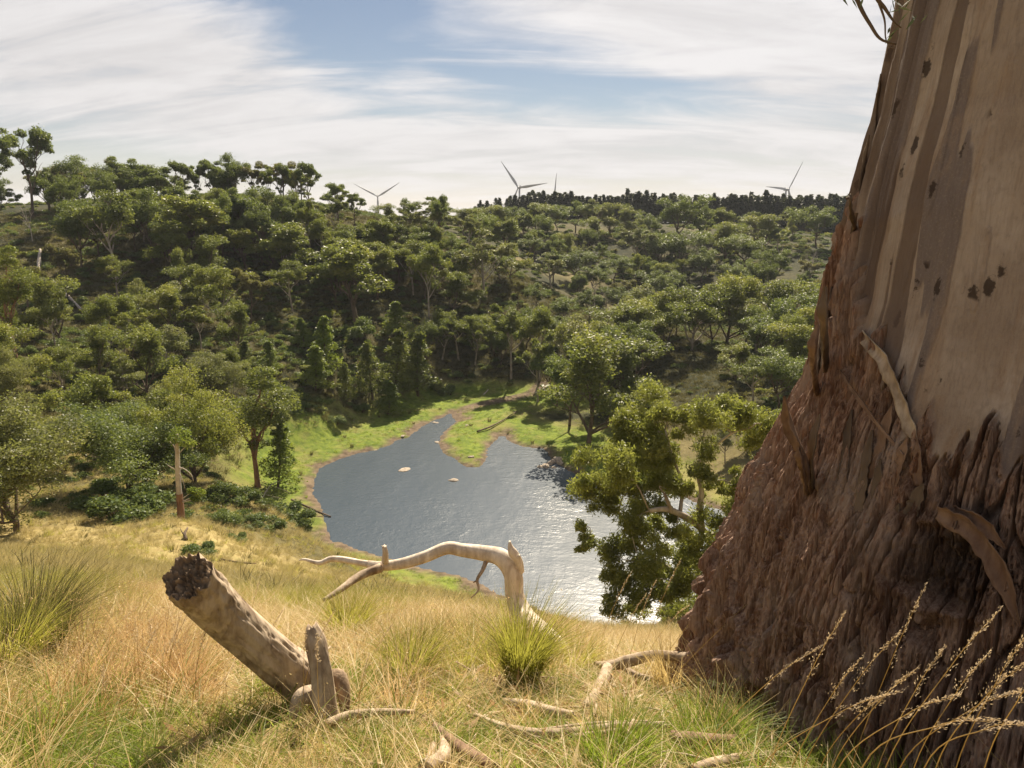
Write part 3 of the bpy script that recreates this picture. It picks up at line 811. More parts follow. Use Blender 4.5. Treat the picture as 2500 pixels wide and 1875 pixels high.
# trees of their own look on the grassy bank
for px, base, top, key, wf, lb in [
 (42, 1300, 1000, 'big_grey', 1.25, 'large dense grey-green gum tree at the foot of the tall dry grass'),
 (42, 884, 615, 'big_open', 0.75, 'tall gum tree with straight bare trunk and layered sunlit crown'),
 (20, 1020, 855, 'big_grey', 0.9, 'rounded grey-green gum tree behind the large dense one'),
 (312, 1207, 975, 'big_round', 1.2, 'dark green flat crowned gum tree with thin reddish trunk'),
 (475, 1180, 905, 'big_olive', 0.85, 'broad olive gum tree with dark forked trunk'),
 (630, 1188, 900, 'big_open', 0.95, 'open gum tree with forked grey trunk and dead upper limbs'),
 (520, 1010, 870, 'big_grey', 1.1, 'bushy pale olive gum tree behind the broad olive one'),
 (405, 900, 795, 'dome_grey', 1.1, 'rounded grey-green gum tree below the orange trunked one'),
 (309, 1000, 880, 'open_grey', 1.2, 'thin gum tree with pale bare limbs behind the flat crowned one'),
 (150, 960, 850, 'wide_olive', 1.0, 'low olive gum tree in the hollow behind the grey-green gums'),
 (220, 1060, 965, 'wattle_dark', 1.6, 'small billowing olive wattle below the low gum'),
 (678, 1190, 1030, 'wattle', 1.0, 'slender leaning sapling beside the forked grey gum'),
]:
    p, h = from_photo(px, base, top)
    h *= 1.08; wf *= 1.12
    plant('wattle_tree' if 'wattle' in key else 'gum_tree', key, p - np.array([0, 0, 0.15]), h, wf, None, lb, 'tree', GL['bank'][0], (0, 0.18) if 'leaning' in lb else (0, 0))
    used_spots.append(p)

# more of the same woods, spaced between the trees above: (region, column range, base row range, height range, kinds, count)
def fill(reg, pxs, rows, hs, kinds, n, sep, allow=None):
    placed = tries = 0
    while placed < n and tries < n * 9:
        tries += 1
        px, py = rng.uniform(*pxs), rng.uniform(*rows)
        if allow is not None and not allow(px, py): continue
        p = on_land(px, py)
        if p[2] < 2.0 or any((q[0] - p[0]) ** 2 + (q[1] - p[1]) ** 2 < sep ** 2 for q in used_spots): continue
        key = kinds[rng.integers(len(kinds))]
        hh = rng.uniform(*hs) * (0.25 if 'bush' in key else 0.55 if 'wattle' in key else 1)
        lb, gr = auto(key, reg, p, hh)
        nm = 'shrub' if 'bush' in key else 'wattle_tree' if 'wattle' in key else 'dead_tree' if key == 'bare' else 'gum_tree'
        plant(nm, key, p - np.array([0, 0, 0.15]), hh, rng.uniform(0.85, 1.15), None, lb, 'shrub' if 'bush' in key else 'tree', gr)
        used_spots.append(p); placed += 1
fill('slope', (330, 830), (560, 660), (10, 14), ['round_dark', 'slim_olive', 'dome_dark', 'slim_dark', 'round_olive', 'sparse', 'open_grey', 'open_olive'], 26, 4.0)
fill('spur', (830, 1130), (620, 740), (9, 13), ['slim_olive', 'round_olive', 'round_dark', 'slim_dark'], 16, 4.0, lambda x, y: y > 610 + (x - 830) * 0.1)
fill('slope', (-20, 330), (520, 600), (9, 13), ['dome_dark', 'round_dark', 'open_dark'], 6, 7.0)
fill('slope', (20, 720), (690, 900), (7, 13), ['bush', 'bush_olive', 'wattle_dark', 'dome_grey', 'round_olive', 'dome_olive', 'bush', 'sparse', 'open_grey'], 24, 6.0)
fill('bank', (-20, 640), (930, 1150), (7, 12), ['dome_grey', 'round_olive', 'bush_olive', 'dome_olive', 'bush', 'wattle_dark'], 12, 6.5, lambda x, y: x < 560 or y < 1000)
fill('far', (1100, 2040), (560, 640), (9, 14), ['dome_dark', 'round_dark', 'dome_olive', 'open_dark', 'open_grey', 'slim_olive'], 30, 6.5)
fill('far', (1230, 2000), (640, 760), (7, 12), ['dome_dark', 'round_dark', 'bush', 'open_grey', 'slim_dark', 'sparse', 'bare', 'dome_olive'], 34, 5.5)
fill('shore', (1500, 2060), (830, 1000), (9, 13), ['dome_olive', 'dome_dark', 'round_olive'], 16, 6.5, lambda x, y: not (1560 < x < 1780 and y > 860))
fill('shore', (2070, 2420), (760, 1000), (9, 13), ['dome_olive', 'dome_dark', 'round_olive'], 14, 7.0)
fill('creek', (1000, 1300), (840, 900), (7, 12), ['dome_dark', 'round_olive', 'bush', 'wattle_dark'], 12, 5.0)

fill('crest', (120, 780), (500, 522), (10, 15), ['open_dark', 'round_dark', 'slim_dark', 'sparse', 'open_olive'], 18, 4.0)
fill('crest', (780, 1080), (535, 600), (9, 12), ['open_dark', 'round_dark', 'dome_olive', 'open_grey'], 5, 4.5, lambda x, y: x > 985)

# pine plantation along the far ridge
pines = [grow_pine(s).mesh('pine', LEAF['pine'], False) for s in (1, 2, 3)]
npine = 0
for row, (dep, n, t0) in enumerate([(428, 118, 0.0), (436, 100, 0.5), (447, 60, 0.2)]):
    for i in range(n):
        px = 1165 + (2260 - 1165) * (i + t0 + rng.uniform(-0.25, 0.25)) / n
        if px < 1230 and rng.random() < 0.4: continue
        d = dep + rng.uniform(-3, 3) - 25 * sstep(1700, 2100, px)
        x = (px - 1250) / FPX * d * 1.02
        z = hgt(x, d)
        top = CAM_Z + ray(px, np.interp(px, [1165, 1240, 1300, 1700, 2260], [502, 482, 478, 482, 486]) + rng.normal(0, 4) - abs(rng.normal(0, 4)) + 3 * math.sin(px / 37.0) + (2 if row else 0))[2] * d
        o = link('pine_tree', pines[rng.integers(3)], None, (x, d, z - 0.2))
        s = max(top - z, 5.0) / 15.0
        o.scale = (s * rng.uniform(1.25, 1.7),) * 2 + (s,); o.rotation_euler[2] = rng.uniform(0, 6.28)
        tag(o, 'dark conifer in the plantation along the far ridge', 'tree', 'pines of the far plantation'); npine += 1

# ------------------------------------------------------------------ wind turbines beyond the plantation
def turbine_material():
    m, nt, out = new_mat('turbine_paint'); k = NT(nt)
    n = k.noise(k.coord(), 0.4, 3)
    k.l(k.principled(k.mix(n, (0.34, 0.33, 0.33), (0.42, 0.41, 0.41)), 0.45, None, 0.4), out.inputs[0])
    return m
TURB = turbine_material()
def blade_mesh(L):
    t = np.linspace(0, 1, 14)
    chord = np.interp(t, [0, 0.05, 0.2, 1.0], [2.4, 2.6, 4.6, 0.5]); thick = np.interp(t, [0, 0.1, 0.3, 1], [1.8, 1.2, 0.55, 0.08])
    tw = np.radians(np.interp(t, [0, 0.2, 1], [40, 25, 4]))
    a = np.linspace(0, 2 * np.pi, 10, endpoint=False)
    cx = np.cos(a)[None] * chord[:, None] * 0.5 + np.interp(t, [0, 0.2, 1], [0, 0.6, 0.1])[:, None]; cy = np.sin(a)[None] * thick[:, None] * 0.5
    x = cx * np.cos(tw)[:, None] - cy * np.sin(tw)[:, None]; y = cx * np.sin(tw)[:, None] + cy * np.cos(tw)[:, None]
    z = (1.2 + t * L)[:, None] + 0 * x
    v = np.stack([x, y, z], -1).reshape(-1, 3)
    i = np.arange(13)[:, None] * 10; j = np.arange(10)[None]; kk = (j + 1) % 10
    q = np.stack([i + j, i + kk, i + 10 + kk, i + 10 + j], -1).reshape(-1, 4)
    return make_mesh('blade', v, [q], TURB)
def turbine(px, py, depth, angle, yaw, L, label):
    hub = at_depth(px, py, depth)
    g = hgt(hub[0], hub[1])
    H = hub[2] - g
    root = empty('wind_turbine', (hub[0], hub[1], g), yaw)
    v, f = tube(np.array([(0, 4.5, -1), (0, 4.5, H * 0.5), (0, 4.5, H - 1.5)]), [2.3, 1.9, 1.35], 18); link('tower', make_mesh('tower', v, f, TURB), root)
    v, f = tube(np.array([(0, 1.6, H), (0, 2.2, H + 0.2), (0, 8.5, H + 0.4), (0, 9.2, H + 0.4)]), [1.5, 2.0, 1.9, 1.3], 10); nac = link('nacelle', make_mesh('nacelle', v, f, TURB, False), root)
    v, f = tube(np.array([(0, 7.0, H + 1.9), (0, 7.0, H + 3.4)]), [1.5, 1.2], 4); link('cooler', make_mesh('cooler', v, f, TURB, False), nac)
    v, f = tube(np.array([(0, -2.2, H), (0, -1.6, H), (0, 0.2, H), (0, 1.7, H)]), [0.3, 1.1, 1.7, 1.6], 12); link('hub', make_mesh('hub', v, f, TURB), root)
    bm = blade_mesh(L)
    for k in range(3):
        b = link('blade', bm, root, (0, 0, H)); b.rotation_euler = (0, R(90 - angle - 120 * k), 0)
    return tag(root, label, 'wind turbine', 'wind turbines beyond the plantation')
turbine(1265, 458, 1250, 127, R(-28), 49, 'wind turbine with raised blade and tower rising above the pines')
turbine(1350, 508, 1500, 84, R(-30), 62, 'wind turbine showing only one upright blade tip above pines')
turbine(1925, 463, 1250, 56, R(32), 50, 'dark wind turbine with one blade level, one raised, over the pines')
turbine(922, 480, 1650, 152, R(10), 52, 'pale distant wind turbine seen through the crest gum trees')
# ------------------------------------------------------------------ the great gum: trunk with rough butt, shed bark and smooth upper stem
def bark_material():
    m, nt, out = new_mat('great_gum_bark'); k = NT(nt)
    c = k.pos()
    st = k.mapping(c, (1, 1, 0.10)); st2 = k.mapping(c, (1, 1, 0.22))
    n1 = k.noise(st, 9.0, 6, 0.6, 0.6); n2 = k.noise(st2, 38.0, 5, 0.65, 0.3); n3 = k.noise(c, 2.4, 4, 0.6); n4 = k.noise(c, 26, 4, 0.6)
    n5 = k.noise(k.mapping(c, (1, 1, 0.07)), 75.0, 8, 0.7, 0.2); n6 = k.noise(c, 90, 6, 0.7)
    cream = k.mix(k.rng(n3, 0.3, 0.7), (0.29, 0.22, 0.165), (0.42, 0.34, 0.27))
    smooth = k.mix(k.attr('layer'), cream, k.mix(n1, (0.14, 0.108, 0.098), (0.22, 0.175, 0.15)))
    smooth = k.mix(k.math('MULTIPLY', k.rng(n1, 0.48, 0.66), 0.65), smooth, (0.28, 0.19, 0.125))
    smooth = k.mix(k.math('MULTIPLY', k.rng(n4, 0.5, 0.75), 0.35), smooth, (0.22, 0.17, 0.13))
    smooth = k.mix(k.math('MULTIPLY', k.rng(n5, 0.42, 0.66), 0.5), smooth, k.mix(0.5, smooth, (0.10, 0.07, 0.05)))
    smooth = k.mix(k.math('MULTIPLY', k.rng(n6, 0.5, 0.7), 0.4), smooth, (0.34, 0.28, 0.21))
    vo = k.n('ShaderNodeTexVoronoi', feature='F1'); k.l(k.mapping(c, (1, 1, 0.42)), vo.inputs['Vector']); vo.inputs['Scale'].default_value = 9.0
    spot = k.math('MULTIPLY', k.rng(k.math('ADD', vo.outputs['Distance'], k.math('MULTIPLY', n4, 0.5)), 0.50, 0.42), k.rng(k.noise(c, 3.0, 1), 0.47, 0.52))
    smooth = k.mix(k.math('MULTIPLY', spot, 0.9), smooth, (0.045, 0.030, 0.022))
    rough = k.mix(k.rng(k.math('ADD', k.math('MULTIPLY', n1, 0.45), k.math('MULTIPLY', n5, 0.55)), 0.38, 0.62), (0.14, 0.068, 0.040), (0.47, 0.315, 0.225))
    rough = k.mix(k.math('MULTIPLY', k.rng(n3, 0.48, 0.66), 0.7), rough, (0.36, 0.275, 0.22))
    rough = k.mix(k.math('MULTIPLY', k.rng(n2, 0.52, 0.72), 0.65), rough, (0.31, 0.14, 0.072))
    rough = k.mix(k.attr('char'), rough, (0.035, 0.025, 0.020))
    col = k.mix(k.attr('rough'), smooth, rough)
    col = k.mix(k.math('MULTIPLY', k.attr('strip'), 0.9), col, k.mix(n3, (0.09, 0.060, 0.045), (0.15, 0.105, 0.08)))
    hh = k.math('ADD', k.math('MULTIPLY', k.math('ADD', n2, n5), k.math('MULTIPLY_ADD', k.attr('rough'), 0.9, 0.16)), k.math('MULTIPLY', k.math('ADD', n4, n6), 0.15))
    k.l(k.principled(col, 0.85, k.bump(hh, 1.0, 0.022), 0.15), out.inputs[0])
    return m
BARK_GREAT = bark_material()

TR_C = at_depth(2560, 1750, 4.45)[:2]           # foot of the great gum
TR_D = float(np.hypot(*TR_C)); TR_A = math.atan2(TR_C[0], TR_C[1])
_edge = [(-600,2275),(-300,2245),(0,2205),(100,2186),(200,2166),(300,2145),(400,2117),(500,2092),(600,2070),(700,2048),(800,2018),(900,1985),(1000,1942),(1100,1900),(1200,1862),(1300,1830),(1400,1800),(1500,1768),(1600,1722),(1700,1688),(1790,1640),(1850,1585),(1950,1500)]
_tz, _tr = [], []
for py, px in _edge:
    az = math.atan((px - 1250) / FPX / (((937.5 - py) / FPX) * _sp + _cp))
    Yt = TR_D * math.cos(TR_A - az) * math.cos(az)       # depth of the silhouette point
    _tz.append(CAM_Z + ray(px, py)[2] * Yt); _tr.append(TR_D * math.sin(TR_A - az))
_tz, _tr = np.array(_tz[::-1]), np.array(_tr[::-1])
_tz, _tr = np.append(_tz, [47, 52, 56]), np.append(_tr, [0.62, 0.52, 0.42])

def voronoi_edge(u, v, seed):
    """Distance between the two nearest jittered cell points (small in the cracks) and a cell value."""
    iu, iv = np.floor(u).astype(np.int64), np.floor(v).astype(np.int64)
    f1 = np.full(u.shape, 9.0); f2 = np.full(u.shape, 9.0); val = np.zeros(u.shape)
    for du in (-1, 0, 1):
        for dv in (-1, 0, 1):
            a, b = iu + du, iv + dv
            px = a + _hash(a, b, 0 * a, seed); py = b + _hash(a, b, 0 * a + 1, seed)
            d = np.hypot(px - u, py - v); hv = _hash(a, b, 0 * a + 2, seed)
            n = d < f1
            f2 = np.where(n, f1, np.minimum(f2, d)); val = np.where(n, hv, val); f1 = np.where(n, d, f1)
    return f2 - f1, val

def trunk_surface(th, z):
    """Radius and masks of the great gum's stem; th = angle round the axis, z = world height."""
    base = np.interp(z, _tz, _tr)
    arc = th * 1.5
    low = sstep(39.3, 37.0, z)
    # buttress folds and flutes
    fl = 0.055 * np.cos(th * 7 + 1.5 * fbm(th * 2, z * 0.5, 0, 2, 61)) * low + 0.05 * fbm(th * 2.2, z * 0.35, 0, 3, 62) + 0.03 * fbm(th * 9, z * 0.3, 0, 2, 63)
    # limit of the rough bark: high on the side facing the valley, lower toward the middle
    lim = 38.85 + 1.15 * sstep(TH_EDGE + 0.95, TH_EDGE + 0.15, th) + 0.30 * fbm(th * 9, z * 0.15, 0, 3, 64) + 0.22 * fbm(th * 30, z * 0.25, 0, 2, 65)
    rough = sstep(0.035, -0.02, z - lim)
    edge_strip = sstep(TH_EDGE + 0.55, TH_EDGE + 0.30, th + 0.05 * fbm(th * 3, z * 0.9, 0, 2, 66))
    folds = edge_strip * (0.055 * np.abs(fbm(th * 16, z * 0.22, 0, 3, 67)) * 2)
    w = 0.5 * fbm(arc * 2.0, z * 1.1, 0, 3, 68) + 0.10 * fbm(arc * 9, z * 3, 0, 2, 69)
    sl = arc * (1 + 0.15 * low)
    e1, c1 = voronoi_edge(sl * 13 + w * 1.3, z * 1.5 + w * 0.9, 5)
    e2, c2 = voronoi_edge(sl * 31 + w * 2.4, z * 3.0 + w * 1.4, 8)
    e3, c3 = voronoi_edge(sl * 60 + w * 3.0, z * 7.0 + w * 2, 12)
    fib = fbm(sl * 95 + w * 6, z * 3.5, 0, 3, 71)
    relief = 0.080 * sstep(0.0, 0.17, e1) + 0.050 * c1 + 0.024 * sstep(0.0, 0.14, e2) + 0.030 * c2 + 0.014 * c3 + 0.006 * sstep(0, 0.2, e3) + 0.012 * fib + 0.014 * fbm(arc * 6, z * 9, 0, 3, 70)
    dep = 0.75 + 0.5 * fbm(arc * 1.3, z * 1.0, 0, 2, 72) + 0.35 * low
    r = base + fl + rough * (relief * dep * 1.1 - 0.085) + folds
    r = r + (1 - rough) * (0.004 * fbm(arc * 14, z * 9, 0, 4, 73) + 0.012 * fbm(arc * 3, z * 1.5, 0, 3, 74))
    # burnt hollow and knots
    hx, hz = TH_EDGE + 1.02, 38.42
    q = np.hypot((th - hx) * 1.9 / 0.26, (z - hz) / 0.22) + 0.55 * fbm(arc * 6, z * 6, 0, 3, 75)
    hol = sstep(1.0, 0.45, q); rim = sstep(1.45, 1.05, q) * sstep(0.75, 1.05, q)
    r = r - 0.015 * hol + 0.03 * rim + 0.12 * hol * fbm(arc * 11, z * 9, 0, 4, 76)
    char = np.clip(hol * 0.4 + sstep(1.75, 0.9, np.hypot((th - hx - 0.02) * 1.9 / 0.26, (z - hz + 0.25) / 0.6) + 0.8 * fbm(arc * 6, z * 4, 0, 4, 77)) * 0.35, 0, 1)
    for kx, kz, ks in [(TH_EDGE + 0.20, 37.75, 0.16), (TH_EDGE + 0.42, 37.45, 0.14), (TH_EDGE + 0.12, 37.35, 0.14), (TH_EDGE + 0.66, 37.1, 0.15)]:
        q = np.hypot((th - kx) * 1.9, z - kz) / ks + 0.3 * fbm(arc * 7, z * 7, 0, 2, 78)
        r = r + 0.06 * sstep(1.5, 1.0, q) * sstep(0.5, 1.0, q) - 0.07 * sstep(0.8, 0.3, q)
    bn = fbm(th * 5.0, z * 0.30, 0, 3, 85) + 0.10 * fbm(th * 24, z * 1.6, 0, 3, 86)
    layer = (1 - rough) * sstep(0.03, 0.05, bn)
    r = r + 0.007 * layer + (1 - rough) * 0.005 * sstep(0.32, 0.345, fbm(th * 8, z * 0.5, 0, 3, 87))
    streak = (1 - rough) * sstep(0.30, 0.33, fbm(th * 15, z * 0.16, 0, 3, 88) + 0.08 * fbm(th * 40, z * 2.0, 0, 2, 89))
    r = r - 0.006 * streak
    strip = (1 - rough) * np.clip(0.85 * streak + sstep(TH_EDGE + 1.14, TH_EDGE + 1.17, th + 0.04 * fbm(th * 2, z * 1.2, 0, 3, 79)) + edge_strip * sstep(-0.05, 0.25, fbm(th * 11, z * 0.45, 0, 3, 80)) * 0.8, 0, 1)
    return r, rough, char, strip, layer

# angle convention: direction from the axis = (sin, cos) of th in the ground plane; TH_EDGE is where the sight line grazes the valley side
TH_EDGE = TR_A - math.pi + 1.30
MIRROR = lambda t: 2 * TH_EDGE - t
def trunk_point(th, z, off=0.0):
    r = trunk_surface(np.array([th]), np.array([z]))[0]
    a = MIRROR(th)
    return np.array([TR_C[0] + math.sin(a) * (r[0] + off), TR_C[1] + math.cos(a) * (r[0] + off), z])

def build_great_gum():
    root = empty('great_gum_tree', (TR_C[0], TR_C[1], 36.6))
    base = np.array([TR_C[0], TR_C[1], 36.6])
    # visible face runs from TH_EDGE round toward the camera: th decreasing from the valley side to the viewer
    th = np.concatenate([np.linspace(TH_EDGE - 0.25, TH_EDGE + 1.75, 600), np.linspace(TH_EDGE + 1.75, TH_EDGE - 0.25 + 2 * math.pi, 60)[1:-1]])
    zz = np.concatenate([np.linspace(35.6, 36.4, 20), np.linspace(36.4, 41.9, 760)[1:], np.linspace(41.9, 55.5, 50)[1:]])
    T, Z = np.meshgrid(MIRROR(th), zz)
    Tm = np.meshgrid(th, zz)[0]
    r, rough, char, strip, layer = trunk_surface(Tm, Z)
    lean = np.maximum(Z - 42, 0) ** 1.5 * 0.05
    v = np.stack([TR_C[0] + np.sin(T) * r + lean, TR_C[1] + np.cos(T) * r + lean * 0.3, Z], -1).reshape(-1, 3) - base
    n, s = T.shape
    i = np.arange(n - 1)[:, None] * s; j = np.arange(s)[None]; kk = (j + 1) % s
    q = np.stack([i + j, i + kk, i + s + kk, i + s + j], -1).reshape(-1, 4)[:, ::-1]
    me = make_mesh('trunk', v, [q], BARK_GREAT, False, {'rough': rough.ravel(), 'char': char.ravel(), 'strip': strip.ravel(), 'layer': layer.ravel()})
    link('trunk', me, root)
    return root, base
GG, GG0 = build_great_gum()
tag(GG, 'huge old gum tree with peeling smooth bark above a rough fissured base', 'tree')
# ------------------------------------------------------------------ scattering (grass and low cover that nobody could count)
def project(p):
    """Photograph pixel of world points (n,3)."""
    p = np.asarray(p, float); x, y, z = p[:, 0], p[:, 1], p[:, 2] - CAM_Z
    f = y * _cp - z * _sp; u = y * _sp + z * _cp
    f = np.maximum(f, 1e-3)
    return 1250 + x / f * FPX, 937.5 - u / f * FPX

def scatter(name, pts, tilt, spin, scl, pick, meshes, label, kind='stuff'):
    src = bpy.data.collections.new(name + '_sources')
    for i, me in enumerate(meshes):
        o = bpy.data.objects.new(f'{name}_source_{i:02d}', me); src.objects.link(o)
    me = make_mesh(name, pts, [])
    n = len(pts)
    a = me.attributes.new('spin', 'FLOAT_VECTOR', 'POINT')
    rot = np.zeros((n, 3), np.float32); rot[:, 0] = tilt[:, 0]; rot[:, 1] = tilt[:, 1]; rot[:, 2] = spin
    a.data.foreach_set('vector', rot.ravel())
    a = me.attributes.new('size', 'FLOAT', 'POINT'); a.data.foreach_set('value', np.asarray(scl, np.float32))
    a = me.attributes.new('pick', 'INT', 'POINT'); a.data.foreach_set('value', np.asarray(pick, np.int32))
    o = link(name, me)
    ng = bpy.data.node_groups.new(name + '_scatter', 'GeometryNodeTree')
    ng.interface.new_socket('Geometry', in_out='INPUT', socket_type='NodeSocketGeometry')
    ng.interface.new_socket('Geometry', in_out='OUTPUT', socket_type='NodeSocketGeometry')
    N = ng.nodes.new; L = ng.links.new
    gi, go = N('NodeGroupInput'), N('NodeGroupOutput')
    ci = N('GeometryNodeCollectionInfo'); ci.inputs['Collection'].default_value = src
    ci.inputs['Separate Children'].default_value = True; ci.inputs['Reset Children'].default_value = True
    ip = N('GeometryNodeInstanceOnPoints')
    def named(t, nm):
        x = N('GeometryNodeInputNamedAttribute'); x.data_type = t; x.inputs['Name'].default_value = nm; return x.outputs['Attribute']
    L(gi.outputs[0], ip.inputs['Points']); L(ci.outputs[0], ip.inputs['Instance'])
    ip.inputs['Pick Instance'].default_value = True
    L(named('INT', 'pick'), ip.inputs['Instance Index'])
    L(named('FLOAT_VECTOR', 'spin'), ip.inputs['Rotation'])
    L(named('FLOAT', 'size'), ip.inputs['Scale'])
    L(ip.outputs[0], go.inputs[0])
    md = o.modifiers.new('scatter', 'NODES'); md.node_group = ng
    return tag(o, label, None, None, kind)

def blades(g, n, h, spread, width, lean, curve, rg, wind=0.0, base_r=0.05, segs=4, tone=(0.5, 0.2)):
    """n bent grass blades fanning from a crown at the origin."""
    a = rg.uniform(0, 2 * np.pi, n); rr = base_r * np.sqrt(rg.random(n))
    b = np.stack([np.cos(a) * rr, np.sin(a) * rr, np.zeros(n) - 0.03], -1)
    da = a + rg.normal(0, 0.5, n)
    out = np.stack([np.cos(da), np.sin(da), np.zeros(n)], -1)
    H = h * rg.uniform(0.55, 1.15, n); ln = np.abs(rg.normal(lean, lean * 0.5, n)); cv = np.abs(rg.normal(curve, curve * 0.5, n))
    side = np.cross(out, [0, 0, 1.0]); tw = rg.uniform(0, np.pi, n)
    sd = side * np.cos(tw)[:, None] + out * np.sin(tw)[:, None]
    vs = []
    for i in range(segs + 1):
        t = i / segs
        r = (ln * t + cv * t ** 2.4) * H * spread
        c = b + out * r[:, None] + np.array([wind, wind * 0.2, 0]) * (t ** 2 * H)[:, None]
        c[:, 2] += H * (t - 0.32 * cv * t ** 3)
        w = width * (1 - t ** 1.6) * 0.5 + 0.0004
        vs += [c - sd * w, c + sd * w]
    v = np.stack(vs, 1)                       # n, 2*(segs+1), 3
    k = np.arange(n)[:, None] * (2 * (segs + 1))
    q = np.concatenate([np.stack([k[:, 0] + 2 * i, k[:, 0] + 2 * i + 1, k[:, 0] + 2 * i + 3, k[:, 0] + 2 * i + 2], -1) for i in range(segs)])
    t = np.clip(rg.normal(*tone, n), 0, 1)
    g.add(v.reshape(-1, 3), q, np.repeat(t, 2 * (segs + 1)))
    return v[:, -2:].mean(1), out

def seed_heads(g, tips, out, rg, n, size, tone=(0.7, 0.15)):
    k = rg.integers(0, len(tips), n)
    c = tips[k] + rg.normal(0, size * 1.2, (n, 3)) + out[k] * size * rg.uniform(-1, 1, n)[:, None]
    v, q, t = leaf_quads(c, size, 0.28, rg, 0.5, np.clip(rg.normal(*tone, n), 0, 1)); g.add(v, q, t)

GRASS = {
 'tan': leaf_material('ginger_dry_grass', (0.24, 0.135, 0.055), (0.44, 0.27, 0.125), (0.72, 0.55, 0.32), 0.45, 0.4, (0.74, 0.50, 0.22)),
 'gold': leaf_material('golden_dry_grass', (0.34, 0.23, 0.085), (0.56, 0.42, 0.18), (0.78, 0.66, 0.38), 0.48, 0.4, (0.82, 0.63, 0.24)),
 'green': leaf_material('fresh_green_grass', (0.10, 0.150, 0.024), (0.19, 0.26, 0.036), (0.38, 0.40, 0.09), 0.55, 0.35, (0.40, 0.50, 0.05)),
 'lime': leaf_material('yellow_green_tussock', (0.12, 0.125, 0.026), (0.28, 0.28, 0.048), (0.52, 0.47, 0.13), 0.55, 0.35, (0.55, 0.52, 0.08)),
 'straw': leaf_material('pale_slope_grass', (0.25, 0.21, 0.085), (0.42, 0.35, 0.16), (0.62, 0.53, 0.28), 0.42, 0.2, (0.55, 0.46, 0.17)),
 'olive': leaf_material('hillside_grass', (0.050, 0.055, 0.020), (0.105, 0.100, 0.036), (0.20, 0.165, 0.065), 0.35, 0.2, (0.22, 0.20, 0.06)),
}
rg = np.random.default_rng(77)
def tuft(kind, n, h, spread, width, lean, curve, wind, base_r, seeds=0, segs=4, tone=(0.5, 0.2)):
    g = Geo(); tips, out = blades(g, n, h, spread, width, lean, curve, rg, wind, base_r, segs, tone)
    if seeds: seed_heads(g, tips, out, rg, seeds, 0.022)
    return g.mesh(kind + '_tuft', GRASS[kind], True)
NEAR_T = ([tuft('tan', 34, 0.50, 1.0, 0.0042, 0.22, 0.35, 0.16, 0.07, 40) for _ in range(3)]          # 0-2
        + [tuft('gold', 40, 0.42, 1.0, 0.0045, 0.30, 0.45, 0.18, 0.08, 24) for _ in range(3)]         # 3-5
        + [tuft('green', 46, 0.17, 1.0, 0.0055, 0.45, 0.5, 0.05, 0.08) for _ in range(3)]             # 6-8
        + [tuft('lime', 60, 0.48, 1.0, 0.0045, 0.32, 0.6, 0.12, 0.07, 10) for _ in range(2)]          # 9-10
        + [tuft('gold', 30, 0.16, 1.6, 0.005, 0.9, 0.6, 0.0, 0.12, 0, 3) for _ in range(2)])          # 11-12 matted straw
def wedge(n, y0, y1, half=0.75):
    y = np.sqrt(rng.uniform(y0 ** 2, y1 ** 2, n)); x = rng.uniform(-half, half, n) * (y + 1.0)
    return x, y
def clear_of_trunk(x, y, m=0.0):
    return np.hypot(x - TR_C[0], y - TR_C[1]) > 1.95 + m
